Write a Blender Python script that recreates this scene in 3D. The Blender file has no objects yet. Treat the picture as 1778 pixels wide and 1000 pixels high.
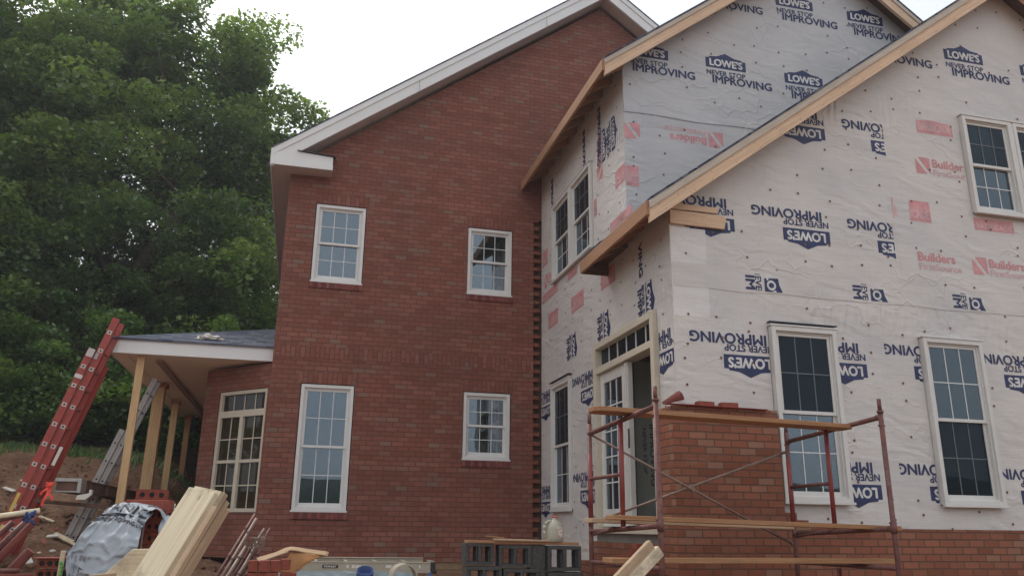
import bpy, bmesh, math, random
import numpy as np
from mathutils import Vector, Matrix, geometry, noise
R = math.radians
random.seed(7)
C = bpy.context.scene.collection
S = bpy.context.scene

# ------------------------------------------------------------------ camera
F, YAW, PITCH, ROLL = 1402.138, .248265, .288275, .0114255
fw = Vector((math.sin(YAW)*math.cos(PITCH), math.cos(YAW)*math.cos(PITCH), math.sin(PITCH)))
r0 = Vector((math.cos(YAW), -math.sin(YAW), 0)); u0 = r0.cross(fw)
r1 = r0*math.cos(ROLL)+u0*math.sin(ROLL); u1 = -r0*math.sin(ROLL)+u0*math.cos(ROLL)
cd = bpy.data.cameras.new('camera'); cam = bpy.data.objects.new('camera', cd); C.objects.link(cam)
cd.sensor_width = 36; cd.lens = F/1778*36; cd.clip_start = .05; cd.clip_end = 2000
cam.matrix_world = Matrix(((r1.x, u1.x, -fw.x, 0), (r1.y, u1.y, -fw.y, 0), (r1.z, u1.z, -fw.z, 0), (0, 0, 0, 1)))
S.camera = cam
S.view_settings.view_transform = 'Standard'; S.view_settings.look = 'None'
S.view_settings.exposure = .2; S.view_settings.gamma = 1
S.cycles.max_bounces = 8; S.cycles.transparent_max_bounces = 12

# ------------------------------------------------------------------ sky and sun
SUN_EL, SUN_AZ = R(52), R(-28)          # azimuth from +Y, negative = towards the trees
w = bpy.data.worlds.new('World'); S.world = w; w.use_nodes = True
nt = w.node_tree; nt.nodes.clear()
sky = nt.nodes.new('ShaderNodeTexSky'); sky.sky_type = 'NISHITA'; sky.sun_disc = False
sky.sun_elevation = SUN_EL; sky.sun_rotation = SUN_AZ; sky.dust_density = 3; sky.air_density = 1
hs = nt.nodes.new('ShaderNodeHueSaturation'); hs.inputs['Saturation'].default_value = .35
b1 = nt.nodes.new('ShaderNodeBackground'); b1.inputs[1].default_value = .08
nt.links.new(sky.outputs[0], hs.inputs['Color']); nt.links.new(hs.outputs[0], b1.inputs[0])
tc = nt.nodes.new('ShaderNodeTexCoord'); mp = nt.nodes.new('ShaderNodeMapping'); mp.inputs['Scale'].default_value = (1, 1, 2.5)
nz = nt.nodes.new('ShaderNodeTexNoise'); nz.inputs['Scale'].default_value = 2.2; nz.inputs['Detail'].default_value = 6
cr = nt.nodes.new('ShaderNodeValToRGB')
cr.color_ramp.elements[0].position = .35; cr.color_ramp.elements[0].color = (.64, .68, .73, 1)
cr.color_ramp.elements[1].position = .62; cr.color_ramp.elements[1].color = (.90, .90, .90, 1)
b2 = nt.nodes.new('ShaderNodeBackground'); b2.inputs[1].default_value = .85
ad = nt.nodes.new('ShaderNodeAddShader'); ow = nt.nodes.new('ShaderNodeOutputWorld')
nt.links.new(tc.outputs['Generated'], mp.inputs[0]); nt.links.new(mp.outputs[0], nz.inputs[0]); nt.links.new(nz.outputs[0], cr.inputs[0])
nt.links.new(cr.outputs[0], b2.inputs[0]); nt.links.new(b1.outputs[0], ad.inputs[0]); nt.links.new(b2.outputs[0], ad.inputs[1]); nt.links.new(ad.outputs[0], ow.inputs[0])
sl = bpy.data.lights.new('sun', 'SUN'); sl.energy = 1.3; sl.angle = R(14); sl.color = (1, .95, .88)
so = bpy.data.objects.new('sun', sl); C.objects.link(so)
sd = Vector((math.sin(SUN_AZ)*math.cos(SUN_EL), math.cos(SUN_AZ)*math.cos(SUN_EL), math.sin(SUN_EL)))
so.rotation_euler = sd.to_track_quat('Z', 'Y').to_euler()

# ------------------------------------------------------------------ materials
class NT:
    def __init__(s, name):
        s.m = bpy.data.materials.new(name); s.m.use_nodes = True
        s.t = s.m.node_tree; s.t.nodes.clear()
        s.out = s.n('OutputMaterial'); s.tc = s.n('TexCoord')
    def n(s, ty, **kw):
        o = s.t.nodes.new('ShaderNode'+ty)
        for k, v in kw.items(): setattr(o, k, v)
        return o
    def set(s, sock, v):
        if isinstance(v, bpy.types.NodeSocket): s.t.links.new(v, sock)
        else: sock.default_value = v
    def math(s, op, a, b=0.0, c=None):
        o = s.n('Math', operation=op); s.set(o.inputs[0], a); s.set(o.inputs[1], b)
        if c is not None: s.set(o.inputs[2], c)
        return o.outputs[0]
    def noise(s, vec, scale, detail=4, rough=.55, sc=(1, 1, 1)):
        m = s.n('Mapping'); m.inputs['Scale'].default_value = sc; s.set(m.inputs[0], vec)
        o = s.n('TexNoise'); o.inputs['Scale'].default_value = scale; o.inputs['Detail'].default_value = detail
        o.inputs['Roughness'].default_value = rough; s.set(o.inputs[0], m.outputs[0]); return o.outputs[0]
    def ramp(s, fac, stops):
        o = s.n('ValToRGB'); e = o.color_ramp.elements
        while len(e) < len(stops): e.new(.5)
        for i, (p, c) in enumerate(stops):
            e[i].position = p; e[i].color = (*c, 1) if len(c) == 3 else c
        s.set(o.inputs[0], fac); return o.outputs[0]
    def mix(s, fac, a, b, mode='MIX'):
        o = s.n('Mix', data_type='RGBA', blend_type=mode)
        s.set(o.inputs[0], fac)
        for k, v in ((6, a), (7, b)): s.set(o.inputs[k], (*v, 1) if isinstance(v, tuple) and len(v) == 3 else v)
        return o.outputs[2]
    def bump(s, h, strength, dist=.01, prev=None):
        o = s.n('Bump'); o.inputs['Strength'].default_value = strength; o.inputs['Distance'].default_value = dist
        s.set(o.inputs['Height'], h)
        if prev is not None: s.set(o.inputs['Normal'], prev)
        return o.outputs[0]
    def pbr(s, col, rough=.7, normal=None, metal=0, spec=.5, **kw):
        o = s.n('BsdfPrincipled')
        s.set(o.inputs['Base Color'], (*col, 1) if isinstance(col, tuple) and len(col) == 3 else col)
        s.set(o.inputs['Roughness'], rough); o.inputs['Metallic'].default_value = metal; o.inputs['Specular IOR Level'].default_value = spec
        if normal is not None: s.set(o.inputs['Normal'], normal)
        for k, v in kw.items(): s.set(o.inputs[k], v)
        s.t.links.new(o.outputs[0], s.out.inputs[0]); return s.m

def brick_mat(name, cols, mortar, H=.0789, W=.203, J=.0095, soldier=False):
    s = NT(name); sep = s.n('SeparateXYZ'); s.set(sep.inputs[0], s.tc.outputs['UV'])
    u, v = sep.outputs[0], sep.outputs[1]
    wob = s.noise(s.tc.outputs['UV'], 3.0, 2)
    v = s.math('ADD', v, s.math('MULTIPLY', s.math('SUBTRACT', wob, .5), .006))
    if soldier: u, v = v, u
    rv = s.math('DIVIDE', v, H); row = s.math('FLOOR', rv); fv = s.math('MULTIPLY', s.math('SUBTRACT', rv, row), H)
    off = s.math('MULTIPLY', s.math('MODULO', s.math('ABSOLUTE', row), 2.0), .5)
    wn0 = s.n('TexWhiteNoise', noise_dimensions='1D'); s.set(wn0.inputs['W'], row)
    off = s.math('ADD', off, s.math('MULTIPLY', wn0.outputs[0], .08))
    ru = s.math('ADD', s.math('DIVIDE', u, W), off); col = s.math('FLOOR', ru); fu = s.math('MULTIPLY', s.math('SUBTRACT', ru, col), W)
    du = s.math('MINIMUM', fu, s.math('SUBTRACT', W, fu)); dv = s.math('MINIMUM', fv, s.math('SUBTRACT', H, fv))
    d = s.math('MINIMUM', du, dv)
    edge = s.noise(s.tc.outputs['UV'], 60, 3)
    d = s.math('ADD', d, s.math('MULTIPLY', s.math('SUBTRACT', edge, .5), .004))
    mr = s.n('MapRange', interpolation_type='SMOOTHSTEP'); s.set(mr.inputs[0], d)
    mr.inputs[1].default_value = J*.35; mr.inputs[2].default_value = J*.75
    mask = mr.outputs[0]
    cb = s.n('CombineXYZ'); s.set(cb.inputs[0], col); s.set(cb.inputs[1], row)
    wn = s.n('TexWhiteNoise', noise_dimensions='3D'); s.set(wn.inputs[0], cb.outputs[0])
    bc = s.ramp(wn.outputs[0], cols)
    fine = s.noise(s.tc.outputs['UV'], 90, 4, .7)
    bc = s.mix(1, bc, s.ramp(fine, [(.25, (.72, .72, .72)), (.75, (1.22, 1.2, 1.18))]), 'MULTIPLY')
    big = s.noise(s.tc.outputs['UV'], .55, 3)
    bc = s.mix(1, bc, s.ramp(big, [(.3, (.86, .88, .9)), (.7, (1.1, 1.06, 1.04))]), 'MULTIPLY')
    mc = s.mix(1, mortar, s.ramp(fine, [(.3, (.8, .8, .8)), (.7, (1.15, 1.15, 1.15))]), 'MULTIPLY')
    smear = s.ramp(s.noise(s.tc.outputs['UV'], 1.7, 6, .7), [(.58, (0, 0, 0)), (.76, (.45, .45, .45))])
    bc = s.mix(smear, bc, mortar)
    rw = s.n('TexWhiteNoise', noise_dimensions='1D'); s.set(rw.inputs['W'], s.math('ADD', row, 31.3))
    bc = s.mix(1, bc, s.ramp(rw.outputs[0], [(0, (.93,)*3), (1, (1.06,)*3)]), 'MULTIPLY')
    chalk = s.ramp(s.noise(s.tc.outputs['UV'], 4.5, 8, .8, (.45, 1, 1)), [(.57, (0, 0, 0)), (.76, (.36,)*3)])
    bc = s.mix(chalk, bc, (.42, .30, .25)); mc = s.mix(chalk, mc, (.34, .25, .2))
    c = s.mix(mask, mc, bc)
    h = s.math('ADD', s.math('MULTIPLY', mask, 1.0), s.math('MULTIPLY', fine, .25))
    return s.pbr(c, .85, s.bump(h, .7, .006), spec=.25)

AC = [(.0, (.225, .082, .058)), (.2, (.26, .096, .068)), (.5, (.245, .098, .073)), (.78, (.295, .118, .086)), (.92, (.26, .125, .095)), (1, (.25, .155, .12))]
M = {}
M['brickA'] = brick_mat('weathered_red_brick', AC, (.125, .062, .048))
M['soldier'] = brick_mat('soldier_course_brick', AC, (.13, .055, .047), soldier=True)
PC = [(.0, (.23, .082, .047)), (.35, (.29, .104, .06)), (.65, (.275, .11, .067)), (.85, (.33, .13, .078)), (.96, (.31, .17, .115)), (1, (.25, .105, .07))]
M['brickC'] = brick_mat('new_red_brick', PC, (.135, .078, .055), J=.013)
M['brick_plain'] = None
def plain_brick(name, a, b, sc=25):
    s = NT(name); o = s.tc.outputs['Object']
    ri = s.n('NewGeometry').outputs['Random Per Island']
    c = s.mix(ri, a, b)
    c = s.mix(1, c, s.ramp(s.noise(o, sc, 5, .7), [(.3, (.7, .7, .7)), (.7, (1.25, 1.25, 1.25))]), 'MULTIPLY')
    return s.pbr(c, .85, s.bump(s.noise(o, 70, 4), .35, .004), spec=.25)
M['brick_plain'] = plain_brick('loose_red_brick', (.19, .05, .036), (.30, .085, .058))
M['tooth'] = plain_brick('toothing_brick', (.17, .085, .06), (.26, .085, .06))

def wood(name, a, b, rough=.75, dirt=.25, gs=1.0):
    s = NT(name); o = s.tc.outputs['Object']
    ri = s.n('NewGeometry').outputs['Random Per Island']
    oi = s.n('ObjectInfo').outputs['Random']
    ad = s.n('VectorMath', operation='ADD'); cb = s.n('CombineXYZ')
    k = s.math('MULTIPLY', s.math('ADD', ri, oi), 17.0)
    s.set(cb.inputs[0], k); s.set(cb.inputs[1], k); s.set(ad.inputs[0], o); s.set(ad.inputs[1], cb.outputs[0]); v = ad.outputs[0]
    g = s.noise(v, 5*gs, 5, .65, (.35, 9, 9)); g2 = s.noise(v, 22*gs, 3, .6, (.12, 6, 6))
    c = s.mix(s.ramp(g, [(.3, (0, 0, 0)), (.7, (1, 1, 1))]), a, b)
    c = s.mix(1, c, s.ramp(g2, [(.3, (.82, .8, .78)), (.7, (1.1, 1.1, 1.1))]), 'MULTIPLY')
    st = s.ramp(s.noise(v, 2.6, 6, .75), [(.5, (0, 0, 0)), (.75, (dirt, dirt, dirt))])
    c = s.mix(st, c, (.16, .12, .085))
    vo = s.n('TexVoronoi'); vo.inputs['Scale'].default_value = 4; mp = s.n('Mapping'); mp.inputs['Scale'].default_value = (1, 2.5, 2.5)
    s.set(mp.inputs[0], v); s.set(vo.inputs[0], mp.outputs[0])
    kn = s.ramp(vo.outputs['Distance'], [(.03, (1, 1, 1)), (.09, (0, 0, 0))])
    c = s.mix(s.math('MULTIPLY', kn, .55), c, (.22, .11, .05))
    return s.pbr(c, rough, s.bump(s.math('ADD', g, g2), .3, .004), spec=.3)
M['pine'] = wood('pine_lumber', (.68, .47, .31), (.80, .60, .43), dirt=.2)
M['pine_old'] = wood('weathered_pine', (.44, .31, .20), (.58, .43, .29), dirt=.5)
M['post'] = wood('orange_pine_post', (.60, .39, .20), (.74, .52, .29))
M['plank'] = wood('scaffold_plank', (.33, .165, .075), (.45, .25, .13), dirt=.5)
M['ply'] = wood('pale_muddy_board', (.70, .60, .42), (.76, .67, .49), dirt=.85, gs=.45)
M['cap_board'] = wood('greyish_cap_board', (.50, .44, .37), (.62, .56, .48))
M['shade_wood'] = wood('shade_toned_sheathing', (.10, .06, .04), (.17, .10, .07))  # sheathing darkened so the colour carries the shade under eaves and in gaps
M['fascia_pine'] = wood('eave_fascia_board', (.34, .18, .10), (.44, .25, .145))

def simple(name, col, rough=.6, metal=0, bump=0, bscale=40, var=.15, vs=6, spec=.5, dirt=None):
    s = NT(name); o = s.tc.outputs['Object']
    n = s.noise(o, vs, 5, .65)
    c = s.mix(1, col, s.ramp(n, [(.3, (1-var,)*3), (.7, (1+var,)*3)]), 'MULTIPLY')
    if dirt: c = s.mix(s.ramp(s.noise(o, vs*1.7, 7, .75), [(.45, (0, 0, 0)), (.7, (dirt[1],)*3)]), c, dirt[0])
    nb = s.bump(s.noise(o, bscale, 4), bump, .004) if bump else None
    return s.pbr(c, rough, nb, metal, spec)
M['white_trim'] = simple('white_pvc_trim', (.78, .78, .77), .45, var=.04, vs=1.5)
M['vinyl'] = simple('white_window_vinyl', (.74, .73, .71), .35, var=.03)
M['vinylC'] = simple('dusty_window_vinyl', (.68, .67, .64), .4, var=.05)
M['cream'] = simple('cream_primed_jamb', (.62, .56, .45), .5, var=.05)
M['grille'] = simple('white_grille', (.72, .74, .74), .4, var=.02)
M['grille_dim'] = simple('grille_behind_screen', (.13, .15, .16), .5, var=.02)
M['soffit'] = simple('vented_soffit', (.56, .46, .40), .6, var=.05)
M['soffit_porch'] = simple('porch_soffit_panel', (.92, .82, .72), .6, var=.04)
M['rust'] = simple('rusty_brown_tube', (.15, .052, .045), .55, .25, .35, 90, .3, 9, dirt=((.27, .2, .17), .5))
M['redtube'] = simple('red_painted_tube', (.24, .035, .032), .5, 0, .25, 80, .25, 8, dirt=((.15, .07, .06), .7))
M['brace'] = simple('galvanised_dirty_brace', (.23, .16, .13), .5, .35, .3, 80, .3, 9)
M['fibre'] = simple('red_fibreglass', (.37, .05, .038), .5, 0, .1, 60, .14, 5, dirt=((.22, .10, .08), .5))
M['alu'] = simple('dull_aluminium', (.42, .41, .40), .42, .6, .1, 60, .1, 6, dirt=((.3, .25, .2), .5))
M['alu_tan'] = simple('tan_aluminium', (.42, .385, .31), .45, .3, .05, 60, .08, 6)
M['black'] = simple('black_plastic', (.02, .02, .022), .5, var=.1)
M['hole'] = simple('painted_hole_shade', (.012, .010, .010), .9, var=.1)  # for flat dark discs that stand for the shade inside hollows
M['plate'] = simple('rung_plate', (.55, .50, .46), .5, .2, var=.15)
M['yellow'] = simple('yellow_label', (.62, .48, .12), .5, var=.1)
M['paper'] = simple('white_label', (.7, .66, .6), .6, var=.1)
M['cinder'] = simple('grey_cinder_block', (.075, .075, .075), .95, 0, .8, 130, .3, 30, spec=.2, dirt=((.2, .17, .14), .4))
M['found'] = simple('muddy_parged_foundation', (.30, .21, .13), .95, 0, .4, 30, .18, 2.5, spec=.2)
M['conc'] = simple('grey_concrete', (.26, .24, .22), .95, 0, .4, 50, .15, 3, spec=.2)
M['cardboard'] = simple('wet_brown_cardboard', (.36, .17, .06), .8, 0, .3, 30, .2, 4)
M['cardlight'] = simple('dry_brown_cardboard', (.38, .25, .14), .8, 0, .3, 30, .2, 4)
M['blue'] = simple('blue_cloth', (.035, .07, .20), .7, var=.2, bump=.4)
M['orange'] = simple('orange_flagging', (.9, .10, .06), .6, var=.1)
M['green'] = simple('green_strap', (.12, .42, .10), .5, var=.1)
M['tarp'] = simple('blue_grey_tarp', (.10, .14, .16), .55, 0, .5, 12, .4, 9)
M['tile'] = simple('red_clay_flashing', (.30, .06, .045), .7, 0, .1, 60, .12, 6)
M['tile_dark'] = simple('dark_red_masonry', (.17, .04, .03), .8, 0, .2, 60, .2, 8)
M['dark_metal'] = simple('dark_flashing', (.05, .05, .07), .4, .3, var=.1)
M['brownbeam'] = simple('rust_brown_beam', (.13, .065, .045), .8, 0, .3, 40, .35, 4, dirt=((.25, .19, .15), .4))
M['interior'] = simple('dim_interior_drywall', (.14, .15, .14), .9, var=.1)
M['interior_pale'] = simple('pale_green_board', (.50, .53, .49), .9, var=.08)
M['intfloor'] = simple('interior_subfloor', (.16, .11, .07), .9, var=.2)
M['orange_wood'] = simple('curtain_board', (.5, .45, .4), .8)
M['cap_red'] = simple('red_cap', (.62, .10, .06), .5)
M['plastic_tan'] = simple('tan_plastic_pipe', (.42, .37, .29), .4, var=.08)
M['screed'] = simple('yellowish_wood_scrap', (.66, .54, .38), .8, var=.15)
M['bark'] = simple('grey_brown_bark', (.085, .068, .055), .95, 0, .9, 12, .35, 5, spec=.1)
M['porch_bm'] = simple('brown_porch_beam_trim', (.36, .25, .18), .7, var=.15)

def shingles():
    s = NT('dark_asphalt_shingles'); sep = s.n('SeparateXYZ'); s.set(sep.inputs[0], s.tc.outputs['UV'])
    u, v = sep.outputs[0], sep.outputs[1]
    rv = s.math('DIVIDE', v, .14); row = s.math('FLOOR', rv); fv = s.math('SUBTRACT', rv, row)
    wn0 = s.n('TexWhiteNoise', noise_dimensions='1D'); s.set(wn0.inputs['W'], row)
    ru = s.math('ADD', s.math('DIVIDE', u, .18), wn0.outputs[0]); col = s.math('FLOOR', ru)
    cb = s.n('CombineXYZ'); s.set(cb.inputs[0], col); s.set(cb.inputs[1], row)
    wn = s.n('TexWhiteNoise', noise_dimensions='3D'); s.set(wn.inputs[0], cb.outputs[0])
    c = s.ramp(wn.outputs[0], [(0, (.045, .055, .085)), (.5, (.085, .10, .14)), (1, (.16, .17, .20))])
    c = s.mix(s.ramp(fv, [(.86, (0, 0, 0)), (.95, (.85, .85, .85))]), c, (.02, .02, .03))
    c = s.mix(1, c, s.ramp(s.noise(s.tc.outputs['UV'], 150, 2), [(.3, (.75,)*3), (.7, (1.2,)*3)]), 'MULTIPLY')
    return s.pbr(c, .9, s.bump(s.math('SUBTRACT', 1.0, fv), .5, .006), spec=.2)
M['shingle'] = shingles()

def wrap_mat(name, base, tone=(1, 1, 1)):
    s = NT(name); o = s.tc.outputs['Object']; uv = s.tc.outputs['UV']
    n1 = s.noise(uv, 1.1, 5, .6, (1, 2.2, 1))
    n2 = s.noise(uv, 3.2, 6, .62, (.6, 2.6, 1))
    n3 = s.noise(uv, 11, 4, .55, (1, .8, 1))
    c = s.mix(1, base, s.ramp(n1, [(.3, (.91, .91, .92)), (.7, (1.06, 1.05, 1.04))]), 'MULTIPLY')
    c = s.mix(1, c, s.ramp(s.noise(uv, .6, 3), [(.35, (.93, .94, .96)), (.7, (1.05, 1.03, 1.0))]), 'MULTIPLY')
    # faint woven grid seen through the sheet
    sep = s.n('SeparateXYZ'); s.set(sep.inputs[0], uv)
    gl = None
    for k in (0, 1):
        f = s.math('FRACT', s.math('DIVIDE', sep.outputs[k], .305)); dd = s.math('MINIMUM', f, s.math('SUBTRACT', 1.0, f))
        l = s.ramp(dd, [(.0, (.10, .10, .10)), (.022, (0, 0, 0))]); gl = l if gl is None else s.mix(1, gl, l, 'LIGHTEN')
    c = s.mix(gl, c, (.3, .29, .3))
    wr = s.ramp(s.noise(uv, 1.4, 2, .5, (1, 1, 1)), [(.42, (.15,)*3), (.62, (1,)*3)])
    wv = s.n('TexWave', wave_type='BANDS', bands_direction='DIAGONAL'); wv.inputs['Scale'].default_value = 1.9
    wv.inputs['Distortion'].default_value = 9; wv.inputs['Detail'].default_value = 3; wv.inputs['Detail Scale'].default_value = 1.3
    mp = s.n('Mapping'); mp.inputs['Scale'].default_value = (.55, 1.5, 1); s.set(mp.inputs[0], uv); s.set(wv.inputs[0], mp.outputs[0])
    cv = s.n('TexVoronoi', feature='DISTANCE_TO_EDGE'); cv.inputs['Scale'].default_value = 1.0
    mp2 = s.n('Mapping'); mp2.inputs['Scale'].default_value = (.9, 2.1, 1); mp2.inputs['Rotation'].default_value = (0, 0, .35)
    wa = s.n('VectorMath', operation='ADD'); nv = s.n('TexNoise'); nv.inputs['Scale'].default_value = 2.2; s.set(nv.inputs[0], uv)
    s.set(wa.inputs[0], uv); s.set(wa.inputs[1], nv.outputs[1]); s.set(mp2.inputs[0], wa.outputs[0]); s.set(cv.inputs[0], mp2.outputs[0])
    fold = s.ramp(cv.outputs['Distance'], [(0, (1,)*3), (.035, (.25,)*3), (.10, (0,)*3)])
    wr2 = s.ramp(s.noise(uv, .9, 2, .5, (1, 1, 1)), [(.45, (0,)*3), (.62, (1,)*3)])
    h = s.math('ADD', s.math('MULTIPLY', s.math('MULTIPLY', wv.outputs[1], wr), .28), s.math('ADD', s.math('MULTIPLY', n2, .5), s.math('MULTIPLY', n3, .10)))
    h = s.math('ADD', h, s.math('MULTIPLY', s.math('MULTIPLY', fold, wr2), .38))
    wv2 = s.n('TexWave', wave_type='BANDS', bands_direction='X'); wv2.inputs['Scale'].default_value = 2.3; wv2.inputs['Distortion'].default_value = 14; wv2.inputs['Detail'].default_value = 2; wv2.inputs['Detail Scale'].default_value = .8
    mp3 = s.n('Mapping'); mp3.inputs['Scale'].default_value = (1, .35, 1); mp3.inputs['Rotation'].default_value = (0, 0, .5); s.set(mp3.inputs[0], uv); s.set(wv2.inputs[0], mp3.outputs[0])
    for zc in (2.55, 5.42):
        mk = s.math('MAXIMUM', s.math('SUBTRACT', 1.0, s.math('MULTIPLY', s.math('ABSOLUTE', s.math('SUBTRACT', sep.outputs[1], zc)), 2.6)), 0.0)
        h = s.math('ADD', h, s.math('MULTIPLY', s.math('MULTIPLY', s.math('MULTIPLY', wv2.outputs[1], mk), wr2 if zc > 3 else wr), .75))
    nb = s.bump(h, .8, .022)
    return s.pbr(c, .5, nb, spec=.35)
M['wrap'] = wrap_mat('white_house_wrap', (.665, .645, .62))
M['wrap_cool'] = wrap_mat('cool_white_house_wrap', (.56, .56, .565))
def ink(name, col, rough=.5):
    s = NT(name); uv = s.tc.outputs['UV']
    c = s.mix(1, col, s.ramp(s.noise(s.tc.outputs['Object'], 5, 5, .6), [(.3, (.85,)*3), (.7, (1.3,)*3)]), 'MULTIPLY')
    return s.pbr(c, rough, spec=.4)
M['wrap_bright'] = wrap_mat('fresh_corner_wrap', (.74, .73, .72))
M['navy'] = ink('navy_print', (.024, .034, .105))
M['white_ink'] = ink('unprinted_white', (.62, .61, .60))
M['pink'] = ink('faded_pink_print', (.58, .27, .28))
M['pink2'] = ink('pale_pink_print', (.60, .38, .385))
M['nail'] = ink('brown_cap_nail', (.16, .075, .06))
M['black_ink'] = ink('black_print', (.03, .03, .035))
M['grey_ink'] = ink('grey_print', (.16, .16, .18))

def glass(name, f0ior, tint, trans):
    s = NT(name); o = s.tc.outputs['Object']
    nb = s.bump(s.noise(o, 1.3, 1), .16, .02)
    fr = s.n('Fresnel'); fr.inputs[0].default_value = f0ior; s.set(fr.inputs['Normal'], nb)
    gl = s.n('BsdfGlossy'); gl.inputs['Roughness'].default_value = .01; s.set(gl.inputs['Normal'], nb)
    gl.inputs['Color'].default_value = (.70, .86, 1, 1)  # blue of the reflected sky is put into the gloss tint
    tr = s.n('BsdfTransparent'); tr.inputs[0].default_value = (*trans, 1)
    df = s.n('BsdfDiffuse'); df.inputs[0].default_value = (*tint, 1)
    m1 = s.n('MixShader'); m1.inputs[0].default_value = .5; s.t.links.new(tr.outputs[0], m1.inputs[1]); s.t.links.new(df.outputs[0], m1.inputs[2])
    m2 = s.n('MixShader'); s.t.links.new(fr.outputs[0], m2.inputs[0]); s.t.links.new(m1.outputs[0], m2.inputs[1]); s.t.links.new(gl.outputs[0], m2.inputs[2])
    s.t.links.new(m2.outputs[0], s.out.inputs[0]); return s.m
M['glass'] = glass('window_glass', 2.35, (.035, .045, .05), (.5, .52, .54))
M['glass_mid'] = glass('dusty_window_glass', 1.85, (.04, .055, .065), (.45, .47, .5))
M['glass_bay'] = glass('bay_glass_room_tint', 1.32, (.085, .06, .035), (.4, .36, .3))  # dark amber of the room behind is painted into the pane tint
M['glass_dark'] = glass('screened_window_glass', 1.28, (.028, .038, .048), (.35, .38, .4))

def leaf(name, stops, tl=.45):
    s = NT(name); ri = s.n('NewGeometry').outputs['Random Per Island']
    at = s.n('Attribute'); at.attribute_name = 'tone'
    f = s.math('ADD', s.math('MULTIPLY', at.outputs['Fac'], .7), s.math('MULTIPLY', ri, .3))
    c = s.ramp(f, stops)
    d = s.n('BsdfDiffuse'); s.set(d.inputs[0], c)
    t = s.n('BsdfTranslucent'); s.set(t.inputs[0], s.mix(1, c, (1.35, 1.5, .8), 'MULTIPLY'))
    g = s.n('BsdfGlossy'); g.inputs['Roughness'].default_value = .45; g.inputs[0].default_value = (.8, .85, .9, 1)
    m = s.n('MixShader'); m.inputs[0].default_value = tl; s.t.links.new(d.outputs[0], m.inputs[1]); s.t.links.new(t.outputs[0], m.inputs[2])
    m2 = s.n('MixShader'); m2.inputs[0].default_value = .05; s.t.links.new(m.outputs[0], m2.inputs[1]); s.t.links.new(g.outputs[0], m2.inputs[2])
    s.t.links.new(m2.outputs[0], s.out.inputs[0]); return s.m
M['leafA'] = leaf('deciduous_leaves', [(0, (.06, .105, .04)), (.35, (.125, .19, .065)), (.7, (.22, .30, .085)), (1, (.38, .43, .11))])
M['leafB'] = leaf('bluish_leaves', [(0, (.06, .10, .055)), (.5, (.13, .19, .095)), (1, (.25, .32, .14))])
M['leafU'] = leaf('understory_leaves', [(0, (.055, .10, .035)), (.5, (.125, .21, .055)), (.85, (.23, .34, .08)), (1, (.33, .44, .10))])

def dirt():
    s = NT('red_brown_dirt'); o = s.tc.outputs['Object']
    n = s.noise(o, 1.2, 8, .68); n2 = s.noise(o, 9, 8, .7); n3 = s.noise(o, 45, 5, .7)
    c = s.ramp(n, [(.3, (.20, .105, .068)), (.5, (.31, .175, .11)), (.7, (.41, .26, .175))])
    c = s.mix(1, c, s.ramp(n2, [(.3, (.62,)*3), (.7, (1.3,)*3)]), 'MULTIPLY')
    c = s.mix(s.ramp(n3, [(.66, (0, 0, 0)), (.72, (.6, .6, .6))]), c, (.33, .27, .21))
    nb = s.bump(s.math('ADD', n2, s.math('MULTIPLY', n3, .4)), 1, .09)
    return s.pbr(c, .95, nb, spec=.15)
M['dirt'] = dirt()
def hills():
    s = NT('far_wooded_slope'); o = s.tc.outputs['Object']
    c = s.ramp(s.noise(o, .35, 8, .75), [(.35, (.018, .032, .016)), (.65, (.06, .09, .035))])
    return s.pbr(c, .95, s.bump(s.noise(o, .5, 6, .7), 1, 1.2), spec=.1)
M['hills'] = hills()
def cloth_mat():
    s = NT('white_underlayment_sheet'); o = s.tc.outputs['Object']
    c = s.mix(1, (.33, .36, .40), s.ramp(s.noise(o, 4, 6, .65), [(.3, (.78, .8, .82)), (.7, (1.12, 1.1, 1.08))]), 'MULTIPLY')
    c = s.mix(s.ramp(s.noise(o, 6, 7, .75), [(.55, (0, 0, 0)), (.75, (.4, .4, .4))]), c, (.35, .27, .22))
    return s.pbr(c, .5, s.bump(s.noise(o, 7, 4), .5, .015), spec=.4)
M['sheet'] = cloth_mat()
def jug_mat(name, col, tr):
    s = NT(name)
    return s.pbr(col, .35, s.bump(s.noise(s.tc.outputs['Object'], 20, 3), .2, .004), spec=.5, **{'Transmission Weight': tr, 'Subsurface Weight': 0.0})
M['jug'] = jug_mat('cloudy_jug_plastic', (.62, .60, .48), .35)
M['jug_blue'] = jug_mat('pale_blue_jug_plastic', (.55, .68, .74), .3)

# ------------------------------------------------------------------ object helpers
W = {}
def root(name, loc, label, cat, group=None):
    o = bpy.data.objects.new(name, None); C.objects.link(o); o.empty_display_size = .2
    o.location = loc; W[o.name] = Matrix.Translation(loc)
    o['label'] = label; o['category'] = cat
    if group: o['group'] = group
    return o
def link(name, me, mats, parent=None, Mx=None, label=None, cat=None, group=None, kind=None):
    Mx = Mx or Matrix.Identity(4)
    o = bpy.data.objects.new(name, me); C.objects.link(o)
    for m in (mats if isinstance(mats, (list, tuple)) else [mats]): me.materials.append(M[m] if isinstance(m, str) else m)
    if parent is not None:
        o.parent = parent; o.matrix_parent_inverse = Matrix.Identity(4)
        o.matrix_basis = W[parent.name].inverted() @ Mx
    else: o.matrix_basis = Mx
    W[o.name] = Mx
    if label: o['label'] = label
    if cat: o['category'] = cat
    if group: o['group'] = group
    if kind: o['kind'] = kind
    return o
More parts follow.
